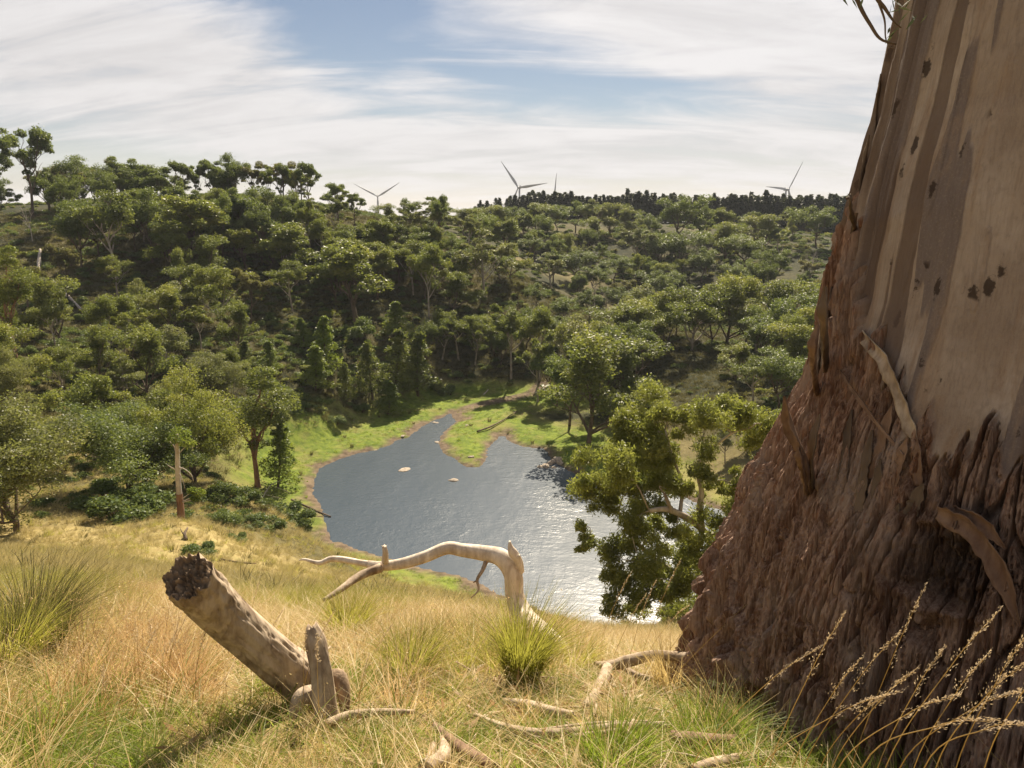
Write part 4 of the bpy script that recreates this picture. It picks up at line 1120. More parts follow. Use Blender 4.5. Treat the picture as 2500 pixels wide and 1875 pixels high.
def near_grass():
    x, y = wedge(26000, 1.3, 16)
    ok = clear_of_trunk(x, y, -0.25); x, y = x[ok], y[ok]
    z = height(x, y); px, py = project(np.stack([x, y, z], -1))
    n = len(x); nz = fbm(x / 1.3, y / 1.3, 0, 3, 91); n2 = fbm(x / 0.5, y / 0.5, 0, 2, 92); u = rng.random(n)
    pick = np.full(n, 3)
    wt_tan = np.exp(-((px - 480) / 330) ** 2 - ((py - 1640) / 190) ** 2)
    wt_green = 3.0 * np.exp(-((px - 150) / 330) ** 2 - ((py - 1800) / 140) ** 2) + 1.8 * np.exp(-((px - 1250) / 420) ** 2 - ((py - 1800) / 120) ** 2) + 2.5 * np.exp(-((px - 2050) / 420) ** 2 - ((py - 1850) / 170) ** 2)
    wt_lime = 0.9 * np.exp(-((px - 760) / 210) ** 2 - ((py - 1450) / 70) ** 2) + 0.8 * np.exp(-((px - 130) / 170) ** 2 - ((py - 1450) / 90) ** 2) + 0.45 * np.exp(-((px - 1120) / 160) ** 2 - ((py - 1640) / 60) ** 2)
    wt_gold = 0.42 + 0.3 * np.exp(-((px - 1100) / 300) ** 2 - ((py - 1560) / 90) ** 2)
    wt_mat = 0.35 + 0.5 * np.exp(-((px - 1350) / 380) ** 2 - ((py - 1760) / 120) ** 2)
    W = np.stack([wt_tan, wt_gold + 0 * px, wt_green, wt_lime, wt_mat + 0 * px], -1) * np.exp(np.stack([nz * 1.5, n2, -nz * 1.8, -n2, 0 * nz], -1))
    W = W / W.sum(-1, keepdims=True); cs = np.cumsum(W, -1); cls = (u[:, None] > cs).sum(-1).clip(0, 4)
    lo = np.array([0, 3, 6, 9, 11]); cnt = np.array([3, 3, 3, 2, 2])
    pick = lo[cls] + (rng.random(n) * cnt[cls]).astype(int)
    thin = np.clip(np.exp(-((px - 1360) / 380) ** 4 - ((py - 1770) / 130) ** 4) + np.exp(-((px - 1560) / 190) ** 4 - ((py - 1660) / 80) ** 4), 0, 1)
    tall = (cls == 0) | (cls == 1) | (cls == 3)
    keep = (rng.random(n) > 0.97 * thin * tall) & (rng.random(n) < np.where(tall, np.interp(y, [1.3, 4, 16], [0.45, 0.8, 1.0]), 1.0))
    scl = rng.uniform(0.65, 1.2, n) * np.where(cls == 0, 1.05, 1.0) * (1 + 0.25 * nz)
    scl = np.where((cls == 1) | (cls == 0), scl * np.interp(py, [1450, 1550, 1650, 1875], [0.75, 0.9, 1.0, 0.8]), scl)
    logm = np.exp(-((px - 640 - (py - 1600) * 0.9) / 190) ** 4 - ((py - 1640) / 170) ** 4)
    scl = np.where(tall, scl * (1 - 0.6 * logm), scl); keep &= rng.random(n) > 0.6 * logm * tall
    logn = np.exp(-((px - 740) / 150) ** 4 - ((py - 1680) / 120) ** 4)
    keep &= rng.random(n) > 0.9 * logn * tall
    scl = np.where(tall, scl * np.interp(y, [2, 4, 6, 9, 16], [0.6, 0.78, 0.85, 0.7, 0.8]), scl)
    keep &= ~((y < 2.6) & tall)
    scl = np.where(~tall, scl * (1 - 0.35 * thin), scl)
    tilt = rng.normal(0, 0.14, (n, 2)); tilt[:, 1] += 0.10
    P = np.stack([x, y, z], -1)
    scatter('grass', P[keep], tilt[keep], rng.uniform(0, 6.28, n)[keep] * 0 + rng.normal(0, 0.6, keep.sum()), scl[keep], pick[keep], NEAR_T, 'ginger, golden and green grass covering the near slope')
near_grass()

MID_T = ([tuft('straw', 36, 0.50, 1.0, 0.022, 0.35, 0.5, 0.12, 0.22, 0, 3) for _ in range(3)] + [tuft('lime', 36, 0.48, 1.0, 0.020, 0.35, 0.5, 0.1, 0.20, 0, 3) for _ in range(2)]
       + [tuft('olive', 30, 0.55, 1.0, 0.034, 0.4, 0.5, 0.1, 0.28, 0, 3) for _ in range(3)])
def lawn_grass():
    x = rng.uniform(-60, 36, 16000); y = rng.uniform(60, 190, 16000)
    z, sd = height(x, y, True); nz = fbm(x / 5, y / 5, 0, 3, 97)
    ok = (sd > 0.8 + nz) & (((sd < 16 + nz * 7) & (y > 100)) | ((z < 3.2) & (y > 150)) | ((sd < 6) & (y <= 100))) & (z < 5) & (nz > -0.25)
    x, y, z, nz = x[ok], y[ok], z[ok], nz[ok]; n = len(x)
    T = [tuft('green', 26, 0.26, 1.3, 0.03, 0.6, 0.5, 0.1, 0.26, 0, 3) for _ in range(3)] + [tuft('straw', 26, 0.3, 1.2, 0.03, 0.5, 0.5, 0.1, 0.24, 0, 3)]
    scatter('lawn_grass', np.stack([x, y, z], -1), rng.normal(0, 0.1, (n, 2)), rng.uniform(0, 6.28, n), rng.uniform(0.4, 1.0, n) * (1 + nz), np.where(rng.random(n) < 0.14, 3, rng.integers(0, 3, n)), T, 'short green grass on the flat beside the pond')
lawn_grass()
def slope_grass():
    y = np.concatenate([np.sqrt(rng.uniform(14 ** 2, 40 ** 2, 9000)), np.sqrt(rng.uniform(40 ** 2, 105 ** 2, 17000)), np.sqrt(rng.uniform(100 ** 2, 250 ** 2, 34000))])
    x = rng.uniform(-0.74, 0.74, len(y)) * y
    z, sd = height(x, y, True)
    nz = fbm(x / 9, y / 9, 0, 3, 95)
    far = y > 100
    bank = np.where(y < 105, 3.0, 12.0)
    ok = (sd > bank + nz * 4) & (z > 0.4) & ~((sd < 30) & (z < 3.0) & far)
    px, py = project(np.stack([x, y, z], -1))
    ok &= (px > -150) & (px < 2300)
    x, y, z, nz, far = x[ok], y[ok], z[ok], nz[ok], far[ok]
    n = len(x); u = rng.random(n)
    pick = np.where(far, rng.integers(5, 8, n), np.where(u < 0.80 - 0.3 * nz, rng.integers(0, 3, n), np.where(u < 0.95, rng.integers(3, 5, n), rng.integers(5, 8, n))))
    scl = rng.uniform(0.6, 1.25, n) * np.interp(y, [14, 40, 100, 250], [0.75, 0.9, 1.25, 1.9])
    tilt = rng.normal(0, 0.12, (n, 2))
    scatter('slope_grass', np.stack([x, y, z], -1), tilt, rng.normal(0, 1.0, n), scl, pick, MID_T, 'pale tussocky grass over the valley slopes')
slope_grass()

# low scrub and brambles on the hillsides
def bramble(seed, n, size, mat):
    r2 = np.random.default_rng(seed); g = Geo()
    for i in range(7):
        a = r2.uniform(0, 6.28); r = 0.9 * math.sqrt(r2.random())
        clump(g, (math.cos(a) * r, math.sin(a) * r, r2.uniform(0.1, 0.45)), r2.uniform(0.45, 0.8), n // 7, size, r2, 0.7, 0.5, 0.1, 0.3)
    return g.mesh('bramble', LEAF[mat], False)
SCRUB = [bramble(1, 900, 0.24, 'bramble'), bramble(2, 900, 0.24, 'bramble'), bramble(3, 800, 0.26, 'olive'), bramble(4, 700, 0.26, 'rust')]
def scrub():
    y = np.sqrt(rng.uniform(62 ** 2, 400 ** 2, 30000)); x = rng.uniform(-0.74, 0.72, len(y)) * y
    z, sd = height(x, y, True); px, py = project(np.stack([x, y, z], -1))
    nz = fbm(x / 17, y / 17, 0, 4, 101)
    d = 0.20 + 0.55 * sstep(-0.05, 0.3, nz) + 0.3 * np.exp(-((px - 350) / 400) ** 2 - ((py - 800) / 160) ** 2)
    d = d * np.where(y > 250, 0.55, 1.0)
    d = d + 0.75 * np.exp(-((px - 800) / 280) ** 2 - ((py - 900) / 95) ** 2) + 0.6 * np.exp(-((px - 330) / 170) ** 2 - ((py - 1215) / 45) ** 2) + 0.5 * np.exp(-((px - 640) / 120) ** 2 - ((py - 1230) / 40) ** 2)
    d = d * np.where((y < 105) & (px > 820), 0, 1) * np.where((px > 1560) & (px < 1760) & (py > 870) & (py < 1100), 0.15, 1)
    ok = (rng.random(len(y)) < d) & (sd > np.where(px < 1250, 13, 6)) & ~((z < 2.2) & (y > 100) & (sd < 30)) & (px > -150) & (px < 2600) & ~((y < 105) & (py > 1275))
    x, y, z = x[ok], y[ok], z[ok]; n = len(x)
    scatter('undergrowth', np.stack([x, y, z], -1), rng.normal(0, 0.1, (n, 2)), rng.uniform(0, 6.28, n), rng.uniform(0.5, 1.25, n) * np.interp(y, [60, 120, 400], [0.75, 1.0, 1.5]), rng.choice([0, 0, 1, 1, 2, 3], n), SCRUB, 'dark brambles and low scrub spread over the hillsides')
scrub()
# ------------------------------------------------------------------ gum standing in the slope below, its limbs and heads of leaves
def mid_gum():
    D = 47.0
    base = np.array([*at_depth(1735, 1500, D)[:2], 0.0]); base[2] = hgt(base[0], base[1])
    root = empty('leaning_gum_tree', base)
    r2 = np.random.default_rng(5)
    W, Lf = Geo(), Geo()
    def P(px, py, dz=0.0): return at_depth(px, py, D + dz) - base
    nodes = []
    def limb(pts, r0, r1, n=12):
        path = spline(pts, n); v, f = tube(path, np.linspace(r0, r1, n), 8, 0.18, 3.0, 0.3, 3); W.add(v, f)
        nodes.extend([(q, r) for q, r in zip(path[n // 3:], np.linspace(r0, r1, n)[n // 3:])])
    limb([np.array([0, 0, -0.5]), P(1748, 1430), P(1745, 1345)], 0.42, 0.30)
    limb([P(1745, 1345), P(1712, 1290, -0.5), P(1665, 1258, -1.5), P(1625, 1243, -2.2), P(1585, 1247, -2.6)], 0.30, 0.13)
    limb([P(1712, 1290, -0.5), P(1708, 1235, -0.8), P(1713, 1200, -0.8), P(1703, 1150, -0.2), P(1712, 1110, 0.3)], 0.24, 0.10)
    limb([P(1640, 1250, -2), P(1630, 1225, -2.3), P(1622, 1205, -2.4)], 0.14, 0.09, 6)
    limb([P(1712, 1110, 0.3), P(1750, 1085, 0.5), P(1790, 1055, 0.2), P(1830, 1045, 0)], 0.12, 0.05)
    limb([P(1705, 1140, 0), P(1715, 1080, 0.5), P(1722, 1040, 0.8)], 0.10, 0.05)
    limb([P(1725, 1310, -0.4), P(1755, 1302, -1), P(1780, 1315, -1.2), P(1790, 1335, -1.2)], 0.10, 0.05)
    limb([P(1660, 1256, -1.5), P(1665, 1180, 0), P(1640, 1110, 0.5), P(1625, 1050, 0.5)], 0.13, 0.06)
    limb([P(1748, 1440), P(1690, 1420, 1.5), P(1620, 1380, 2.0), P(1560, 1330, 2.0), P(1510, 1250, 1.5)], 0.24, 0.09)
    heads = [(1570,1050,55),(1520,1062,40),(1630,1015,35),(1665,1035,28),(1715,1020,40),(1770,1025,42),(1820,1030,34),(1865,1058,44),(1850,1085,32),(1560,1120,52),(1620,1125,42),(1500,1150,44),(1545,1180,48),(1612,1172,34),(1440,1210,38),(1480,1230,32),(1580,1222,34),(1722,1160,30),(1738,1185,22),(1785,1182,24),(1640,1200,26),
     (1418,1288,16),(1440,1322,20),(1424,1340,15),(1540,1285,42),(1600,1300,34),(1660,1300,30),(1690,1335,32),(1778,1275,42),(1812,1262,38),(1500,1352,38),(1560,1372,42),(1620,1382,42),(1680,1372,42),(1740,1365,40),(1790,1345,36),(1500,1425,32),(1550,1442,38),(1610,1452,38),(1670,1432,42),(1735,1432,38),(1505,1482,26),(1560,1512,32),(1622,1505,32),(1680,1500,38),(1540,1545,18),(1640,1545,26),(1470,1180,28),(1590,1085,40),(1840,1310,30)]
    for px, py, r in sorted(heads, key=lambda h: -h[2]):
        c = P(px, py, r2.uniform(-3.2, 2.5)); rad = r / FPX * D * 1.05
        q, rr = min(nodes, key=lambda t: np.linalg.norm(t[0] - c) + 0.6 * max(0, t[0][2] - c[2]))
        mid = (q + c) / 2 + r2.normal(0, 0.25, 3) + np.array([0, 0, 0.3])
        path = spline([q, mid, c], 7); v, f = tube(path, np.linspace(min(rr, 0.05), 0.014, 7), 5); W.add(v, f)
        nodes.extend([(t, 0.03) for t in path[3:]])
        for s in range(5):
            off = r2.normal(0, 0.6, 3) * rad
            clump(Lf, c + off, rad * r2.uniform(0.55, 1.0), int(560 * (r / 35) ** 1.6), 0.26, r2, 1.15, 0.27, 0.8, 0.15)
    link('trunk', W.mesh('trunk', BARK['pale']), root); link('crown', Lf.mesh('crown', LEAF['gold'], False), root)
    tag(root, 'bushy gum tree with pale forked limbs overhanging the pond edge', 'tree')
mid_gum()

# the stripped trunk on the bank
def stripped_trunk():
    p, h = from_photo(442, 1272, 1065)
    root = empty('stripped_trunk_tree', p); D = p[1]
    def P(px, py, dz=0.0): return at_depth(px, py, D + dz) - p
    W, T2, Lf = Geo(), Geo(), Geo(); r2 = np.random.default_rng(9)
    v, f = tube(spline([(0, 0, -0.3), P(440, 1235), P(434, 1150), P(432, 1060)], 16), np.interp(np.linspace(0, 1, 16), [0, 0.1, 1], [0.38, 0.29, 0.17]), 10, 0.12, 3, 0.2, 2); W.add(v, f)
    v, f = tube(spline([(0, 0, -0.3), P(441, 1245), P(438, 1205)], 10), np.interp(np.linspace(0, 1, 10), [0, 0.15, 1], [0.42, 0.325, 0.272]), 12, 0.2, 4, 0.3, 6, False); link('bark_foot', make_mesh('bark_foot', v, f, BARK['red']), root)
    for pts, r in [([P(434, 1150), P(420, 1142, -0.3), P(408, 1135, -0.5)], 0.08), ([P(432, 1140), P(450, 1145, -0.4), P(468, 1160, -0.5), P(472, 1175, -0.5)], 0.06), ([P(433, 1148), P(445, 1170, -0.3), P(452, 1195, -0.4)], 0.05), ([P(432, 1120), P(425, 1090), P(405, 1070)], 0.07)]:
        v, f = tube(spline(pts, 9), np.linspace(r, 0.02, 9), 6, 0.1, 3, 0.3, 4); T2.add(v, f)
    for px, py, r in [(440, 1062, 30), (458, 1085, 22), (425, 1075, 20), (470, 1200, 14), (488, 1205, 16), (478, 1218, 14)]:
        clump(Lf, P(px, py, -0.4), r / FPX * D, 420, 0.2, r2, 0.8, 0.4, 0.5)
        v, f = tube(np.linspace(P(434, min(py + 25, 1230)), P(px, py, -0.4), 4), np.linspace(0.05, 0.015, 4), 5); T2.add(v, f)
    link('trunk', W.mesh('trunk', BARK['dead']), root); link('limb', T2.mesh('limb', BARK['dead']), root); link('crown', Lf.mesh('crown', LEAF['bright'], False), root)
    tag(root, 'bleached trunk stripped of bark with reddish foot and few leafy sprays', 'tree')
stripped_trunk()

# ------------------------------------------------------------------ dead timber
def timber(name, bm, dark, light, dist):
    return wood_material(name, dark, light, bm, 0.8, 0.7, 0.16, dist)
LOGM = timber('weathered_log', 16.0, (0.17, 0.115, 0.072), (0.58, 0.47, 0.34), 0.016)
ROTM = timber('rotten_log_end', 22.0, (0.12, 0.078, 0.048), (0.38, 0.275, 0.175), 0.02)
PALEM = timber('bleached_branch', 14.0, (0.42, 0.33, 0.24), (0.80, 0.71, 0.59), 0.006)
STICKM = timber('dry_stick', 20.0, (0.20, 0.14, 0.09), (0.50, 0.40, 0.29), 0.006)
REDM = timber('shed_bark', 14.0, (0.11, 0.060, 0.038), (0.27, 0.175, 0.115), 0.010)

def local_tube(name, pts, radii, mat, parent, org, sides=12, n=24, rough=0.15, freq=8, stretch=0.3, seed=1, jag=0.0):
    path = spline(np.asarray(pts) - org, n)
    rad = np.interp(np.linspace(0, 1, n), np.linspace(0, 1, len(radii)), radii)
    v, f = tube(path, rad, sides, rough, freq, stretch, seed, True, jag)
    return link(name, make_mesh(name, v, f, mat), parent)

def fallen_log():
    Dp = 5.6
    A = at_depth(458, 1410, 3.45); B = at_depth(545, 1500, 3.75); C = at_depth(660, 1600, 4.0); E = at_depth(745, 1675, 4.12); F = at_depth(800, 1740, 4.15)
    org = np.array([F[0], F[1], hgt(F[0], F[1])])
    root = empty('fallen_log', org)
    pts = np.array([F, E, C, B, A]) - org
    n, s = 120, 72
    path = spline(pts, n); v, faces = tube(path, np.interp(np.linspace(0, 1, n), [0, 0.25, 0.6, 0.92, 1], [0.125, 0.118, 0.104, 0.100, 0.096]), s, 0, caps=False)
    v = v.reshape(n, s, 3); cen = v.mean(1, keepdims=True); d = v - cen; rr = np.linalg.norm(d, axis=2, keepdims=True); d = d / rr
    th = np.linspace(0, 2 * np.pi, s, endpoint=False)[None]; L = np.linspace(0, 2.1, n)[:, None] + 0 * th
    cx, sx = np.cos(th), np.sin(th)
    e, c = voronoi_edge(th * 4.5 + 1.2 * fbm(cx * 1.5, sx * 1.5, L * 1.2, 3, 3), L * 1.1, 4)
    endz = sstep(1.55, 2.05, L)
    rel = 0.013 * sstep(0, 0.12, e) + 0.007 * c + 0.010 * fbm(cx * 1.5, sx * 1.5, L * 1.0, 3, 5) + 0.005 * fbm(cx * 9, sx * 9, L * 1.5, 3, 6) + endz * 0.018 * fbm(cx * 5, sx * 5, L * 9, 3, 7)
    v = cen + d * (rr + rel[:, :, None])
    # frayed, hollowed end
    ax = (path[-1] - path[-3]); ax /= np.linalg.norm(ax)
    v[-1] += ax * (0.03 * fbm(cx[0] * 3.0, sx[0] * 3.0, 0, 4, 8))[:, None]
    allv = [v.reshape(-1, 3)]; fq = [faces[0]]
    nb = n * s; prev = np.arange(s) + (n - 1) * s
    rings = []
    ncap = 14
    for k in range(1, ncap + 1):
        t = 1 - k / (ncap + 0.5)
        rim = v[-1] - path[-1]
        dep = -0.03 * (1 - t) + 0.05 * fbm(cx[0] * t * 6, sx[0] * t * 6, 2.0, 4, 9) + 0.035 * fbm(cx[0] * t * 14, sx[0] * t * 14, 2.0, 3, 10)
        rings.append(path[-1] + (rim - ax * (rim @ ax)[:, None]) * t + ax * ((rim @ ax) * t + dep)[:, None])
    capv = np.concatenate([v[-1]] + rings + [path[-1][None] - ax * 0.03])
    q = []
    for k in range(ncap):
        j = np.arange(s); q.append(np.stack([k * s + j, k * s + (j + 1) % s, (k + 1) * s + (j + 1) % s, (k + 1) * s + j], -1))
    j = np.arange(s); tri = np.stack([np.full(s, len(capv) - 1), ncap * s + j, ncap * s + (j + 1) % s], -1)
    link('log_body', make_mesh('log_body', np.concatenate(allv), fq, LOGM), root)
    link('rotten_end', make_mesh('rotten_end', capv, [np.concatenate(q), tri], ROTM), root)
    local_tube('broken_stub', [at_depth(815, 1830, 3.7), at_depth(797, 1740, 3.75), at_depth(786, 1650, 3.8), at_depth(769, 1565, 3.85), at_depth(762, 1528, 3.87)], [0.068, 0.058, 0.054, 0.055, 0.030], LOGM, root, org, 24, 30, 0.35, 10, 0.3, 11, 0.05)
    local_tube('root_spur', [at_depth(795, 1665, 3.95), at_depth(825, 1655, 3.95), at_depth(838, 1690, 3.9), at_depth(842, 1740, 3.85)], [0.04, 0.045, 0.036, 0.024], ROTM, root, org, 14, 18, 0.4, 10, 0.3, 12, 0.03)
    local_tube('root_spur', [at_depth(800, 1700, 3.9), at_depth(740, 1700, 3.8), at_depth(715, 1750, 3.75)], [0.055, 0.045, 0.024], LOGM, root, org, 14, 18, 0.4, 10, 0.3, 13, 0.03)
    tag(root, 'thick weathered fallen log with rotten frayed end tilting out of the grass', 'log')
fallen_log()

def bent_branch():
    D = 8.2
    Q = lambda px, py, dz=0.0: at_depth(px, py, D + dz)
    org = on_land(1300, 1560); org = np.array([Q(1300, 1530)[0], D - 0.4, hgt(Q(1300, 1530)[0], D - 0.4)])
    root = empty('bent_dead_branch', org)
    local_tube('bough', [Q(1420, 1640, -1.9), Q(1340, 1560, -0.9), Q(1285, 1512, -0.2), Q(1258, 1455, 0), Q(1252, 1400, 0), Q(1225, 1362, 0.05), Q(1180, 1350, 0.1), Q(1130, 1343, 0.1), Q(1092, 1338, 0.1), Q(1040, 1358, 0.1), Q(985, 1375, 0.1), Q(935, 1382, 0.1), Q(900, 1378, 0.15)],
               [0.075, 0.11, 0.125, 0.105, 0.105, 0.100, 0.085, 0.075, 0.072, 0.066, 0.062, 0.056, 0.045], PALEM, root, org, 20, 90, 0.16, 5, 0.4, 21)
    local_tube('side_branch', [Q(930, 1382, 0.1), Q(880, 1374, 0.2), Q(815, 1364, 0.3), Q(780, 1374, 0.3), Q(745, 1366, 0.35), Q(730, 1368, 0.4)], [0.045, 0.036, 0.034, 0.026, 0.015, 0.006], PALEM, root, org, 12, 40, 0.25, 8, 0.4, 22)
    local_tube('side_branch', [Q(930, 1385, 0.05), Q(880, 1405, -0.1), Q(830, 1440, -0.4), Q(790, 1465, -0.6)], [0.05, 0.045, 0.035, 0.02], STICKM, root, org, 12, 30, 0.3, 8, 0.4, 23)
    local_tube('broken_stub', [Q(940, 1372, 0.05), Q(941, 1350, 0.0), Q(938, 1333, 0.0)], [0.04, 0.03, 0.024], PALEM, root, org, 12, 12, 0.3, 8, 0.4, 24, 0.05)
    local_tube('broken_stub', [Q(1268, 1395, 0.0), Q(1266, 1370, -0.05), Q(1252, 1348, -0.05), Q(1246, 1335, -0.05), Q(1244, 1322, -0.05)], [0.055, 0.045, 0.05, 0.03, 0.012], PALEM, root, org, 14, 22, 0.35, 8, 0.4, 25, 0.04)
    local_tube('broken_stub', [Q(1266, 1375, -0.05), Q(1268, 1356, -0.1)], [0.035, 0.012], PALEM, root, org, 10, 8, 0.3, 8, 0.4, 26, 0.03)
    local_tube('twig', [Q(1188, 1366, 0.05), Q(1178, 1392, -0.05), Q(1165, 1415, -0.1), Q(1168, 1440, -0.15), Q(1150, 1460, -0.2)], [0.024, 0.022, 0.018, 0.012, 0.006], STICKM, root, org, 10, 26, 0.35, 10, 0.4, 27)
    local_tube('twig', [Q(1166, 1417, -0.1), Q(1155, 1422, -0.12)], [0.014, 0.006], STICKM, root, org, 8, 6, 0.3, 8, 0.4, 28)
    local_tube('broken_stub', [Q(1080, 1338, 0.1), Q(1068, 1334, 0.1)], [0.02, 0.01], PALEM, root, org, 8, 6, 0.3, 8, 0.4, 29, 0.02)
    tag(root, 'bleached dead branch arching over the grass before the pond', 'branch')
bent_branch()

def ground_branch(name, mat, spec, label, parts=()):
    """spec: (pixel column, row, lift, radius) along the ground."""
    def at(px, py, lift):
        q = on_land(px, py); d = ray(px, py)
        for t in np.linspace(1.0, 0.55, 60):
            p = np.array([d[0] * q[1] * t, q[1] * t, CAM_Z + d[2] * q[1] * t])
            if p[2] - hgt(p[0], p[1]) >= lift: return p
        return p
    pts = [at(a, b, c) for a, b, c, _ in spec]
    org = pts[0].copy(); root = empty(name, org)
    local_tube('stem', pts, [s[3] for s in spec], mat, root, org, 16, 44, 0.25, 7, 0.35, int(spec[0][0]), 0.02)
    for i, ps in enumerate(parts):
        q = [at(a, b, c) for a, b, c, _ in ps]
        local_tube('side_branch', q, [s[3] for s in ps], mat, root, org, 10, 24, 0.25, 8, 0.4, 50 + i, 0.02)
    return tag(root, label, 'branch')
ground_branch('fallen_branch', STICKM, [(1405, 1612, 0.02, 0.014), (1480, 1625, 0.10, 0.03), (1530, 1615, 0.16, 0.04), (1600, 1600, 0.22, 0.038), (1690, 1606, 0.26, 0.03), (1740, 1608, 0.24, 0.024)], 'smooth grey fallen branch propped against the foot of the huge gum',
    [[(1430, 1730, -0.05, 0.034), (1458, 1690, 0.02, 0.038), (1478, 1650, 0.07, 0.044), (1484, 1628, 0.11, 0.034)], [(1520, 1628, 0.10, 0.025), (1560, 1650, 0.06, 0.022), (1640, 1665, 0.02, 0.015)]])
ground_branch('curved_stick', STICKM, [(1160, 1745, 0.05, 0.012), (1220, 1772, 0.05, 0.02), (1300, 1790, 0.05, 0.024), (1400, 1788, 0.06, 0.026), (1500, 1775, 0.07, 0.022), (1620, 1768, 0.08, 0.016)], 'long curved pale stick lying below the tussock',
    [[(1400, 1800, 0.05, 0.016), (1480, 1790, 0.05, 0.018), (1560, 1775, 0.06, 0.016), (1640, 1772, 0.06, 0.01)], [(1330, 1782, 0.07, 0.012), (1450, 1768, 0.08, 0.014), (1590, 1762, 0.09, 0.01)]])
ground_branch('bark_slab', REDM, [(1060, 1768, 0.06, 0.012), (1100, 1805, 0.06, 0.024), (1150, 1842, 0.06, 0.030), (1210, 1880, 0.06, 0.034)], 'reddish strip of bark slanting across the litter')
ground_branch('forked_stick', STICKM, [(1040, 1885, 0.05, 0.05), (1075, 1862, 0.07, 0.045), (1086, 1830, 0.08, 0.028), (1078, 1800, 0.10, 0.010)], 'bleached forked stick end poking through the litter', [[(1050, 1875, 0.06, 0.03), (1052, 1845, 0.07, 0.022), (1058, 1815, 0.08, 0.012)]])
ground_branch('bark_slab', REDM, [(1640, 1800, 0.05, 0.03), (1700, 1806, 0.07, 0.035), (1760, 1808, 0.08, 0.03), (1800, 1802, 0.08, 0.02)], 'curled brown bark sheet at the foot of the huge gum')
ground_branch('dark_stick', STICKM, [(1690, 1885, 0.04, 0.03), (1760, 1862, 0.05, 0.032), (1850, 1848, 0.05, 0.028), (1940, 1840, 0.06, 0.015)], 'round grey stick half buried in shaded grass under the huge gum')
ground_branch('buried_branch', STICKM, [(790, 1770, 0.06, 0.02), (850, 1748, 0.07, 0.024), (930, 1740, 0.07, 0.02), (1010, 1738, 0.06, 0.012)], 'thin brown branch reaching out from the fallen log')
ground_branch('mossy_branch', STICKM, [(1230, 1712, 0.04, 0.02), (1290, 1722, 0.05, 0.03), (1350, 1738, 0.05, 0.03), (1400, 1745, 0.04, 0.02)], 'flat grey branch sunk in green grass under the tussock')

# small litter
def litter():
    metas = []
    for s in range(4):
        r2 = np.random.default_rng(s + 40); L = r2.uniform(0.12, 0.3)
        v, f = tube(spline([(-L / 2, 0, 0.012), (0, r2.normal(0, 0.02), 0.025), (L / 2, r2.normal(0, 0.03), 0.012)], 7), np.linspace(0.007, 0.003, 7), 5, 0.3, 12, 0.4, s); metas.append(make_mesh('twig', v, f, STICKM))
    for s in range(3):
        r2 = np.random.default_rng(s + 60); g = Geo()
        v, q, t = leaf_quads(r2.normal(0, 0.09, (16, 3)) * np.array([1, 1, 0.1]) + np.array([0, 0, 0.02]), 0.11, 0.2, r2, 0.0, r2.uniform(0, 1, 16)); v[:, 2] *= 0.5; g.add(v, q, t)
        metas.append(g.mesh('dry_leaf', GRASS['tan'], False))
    x, y = wedge(2600, 1.4, 9); z = height(x, y); px, py = project(np.stack([x, y, z], -1))
    w = 0.25 + np.exp(-((px - 1400) / 420) ** 2 - ((py - 1780) / 120) ** 2)
    ok = (rng.random(len(x)) < w) & clear_of_trunk(x, y, -0.2)
    x, y, z = x[ok], y[ok], z[ok]; n = len(x)
    scatter('litter', np.stack([x, y, z], -1), rng.normal(0, 0.12, (n, 2)), rng.uniform(0, 6.28, n), rng.uniform(0.6, 1.4, n), rng.integers(0, 7, n), metas, 'dry twigs and fallen gum leaves strewn over the ground')
litter()

# ------------------------------------------------------------------ tussocks and seed stalks one by one
def tussock(px, py, h, w, n, kind, label, D=None):
    p = on_land(px, py); g = Geo(); r2 = np.random.default_rng(int(px))
    tips, out = blades(g, n, h, 1.0, 0.0045, 0.11 * w, 0.34 * w, r2, 0.12, 0.10 * w, 5, (0.45, 0.2))
    o = link('tussock', g.mesh('tussock', GRASS[kind]), None, p)
    return tag(o, label, 'tussock', 'grass tussocks')
tussock(1275, 1672, 0.62, 1.0, 900, 'lime', 'dense upright tussock with dark heart before the bent branch')
tussock(95, 1600, 0.75, 1.5, 1100, 'olive', 'large shaggy tussock with dark base beside the ginger grass')
tussock(30, 1640, 0.6, 1.4, 700, 'lime', 'drooping tussock beside the large shaggy one')
tussock(850, 1560, 0.5, 1.4, 800, 'lime', 'loose yellow-green tussock behind the broken stub')
tussock(740, 1500, 0.5, 1.5, 800, 'lime', 'bright lime tussock behind the fallen log')
tussock(1000, 1660, 0.4, 1.3, 600, 'lime', 'low green tussock between log and upright tussock')
tussock(1400, 1640, 0.32, 1.2, 400, 'lime', 'small tussock beside the grey fallen branch')
tussock(1360, 1560, 0.5, 1.4, 600, 'gold', 'golden tussock on the brow behind the upright one')
tussock(1960, 1790, 0.34, 1.7, 1300, 'green', 'soft deep green tussock at the foot of the huge gum')
tussock(1730, 1830, 0.28, 1.5, 500, 'green', 'thin green tussock in the trunk shade')
tussock(1500, 1880, 0.30, 1.3, 500, 'green', 'bright green tussock by the curved stick')
tussock(1640, 1690, 0.40, 1.2, 400, 'gold', 'pale straw tussock hugging the trunk edge')

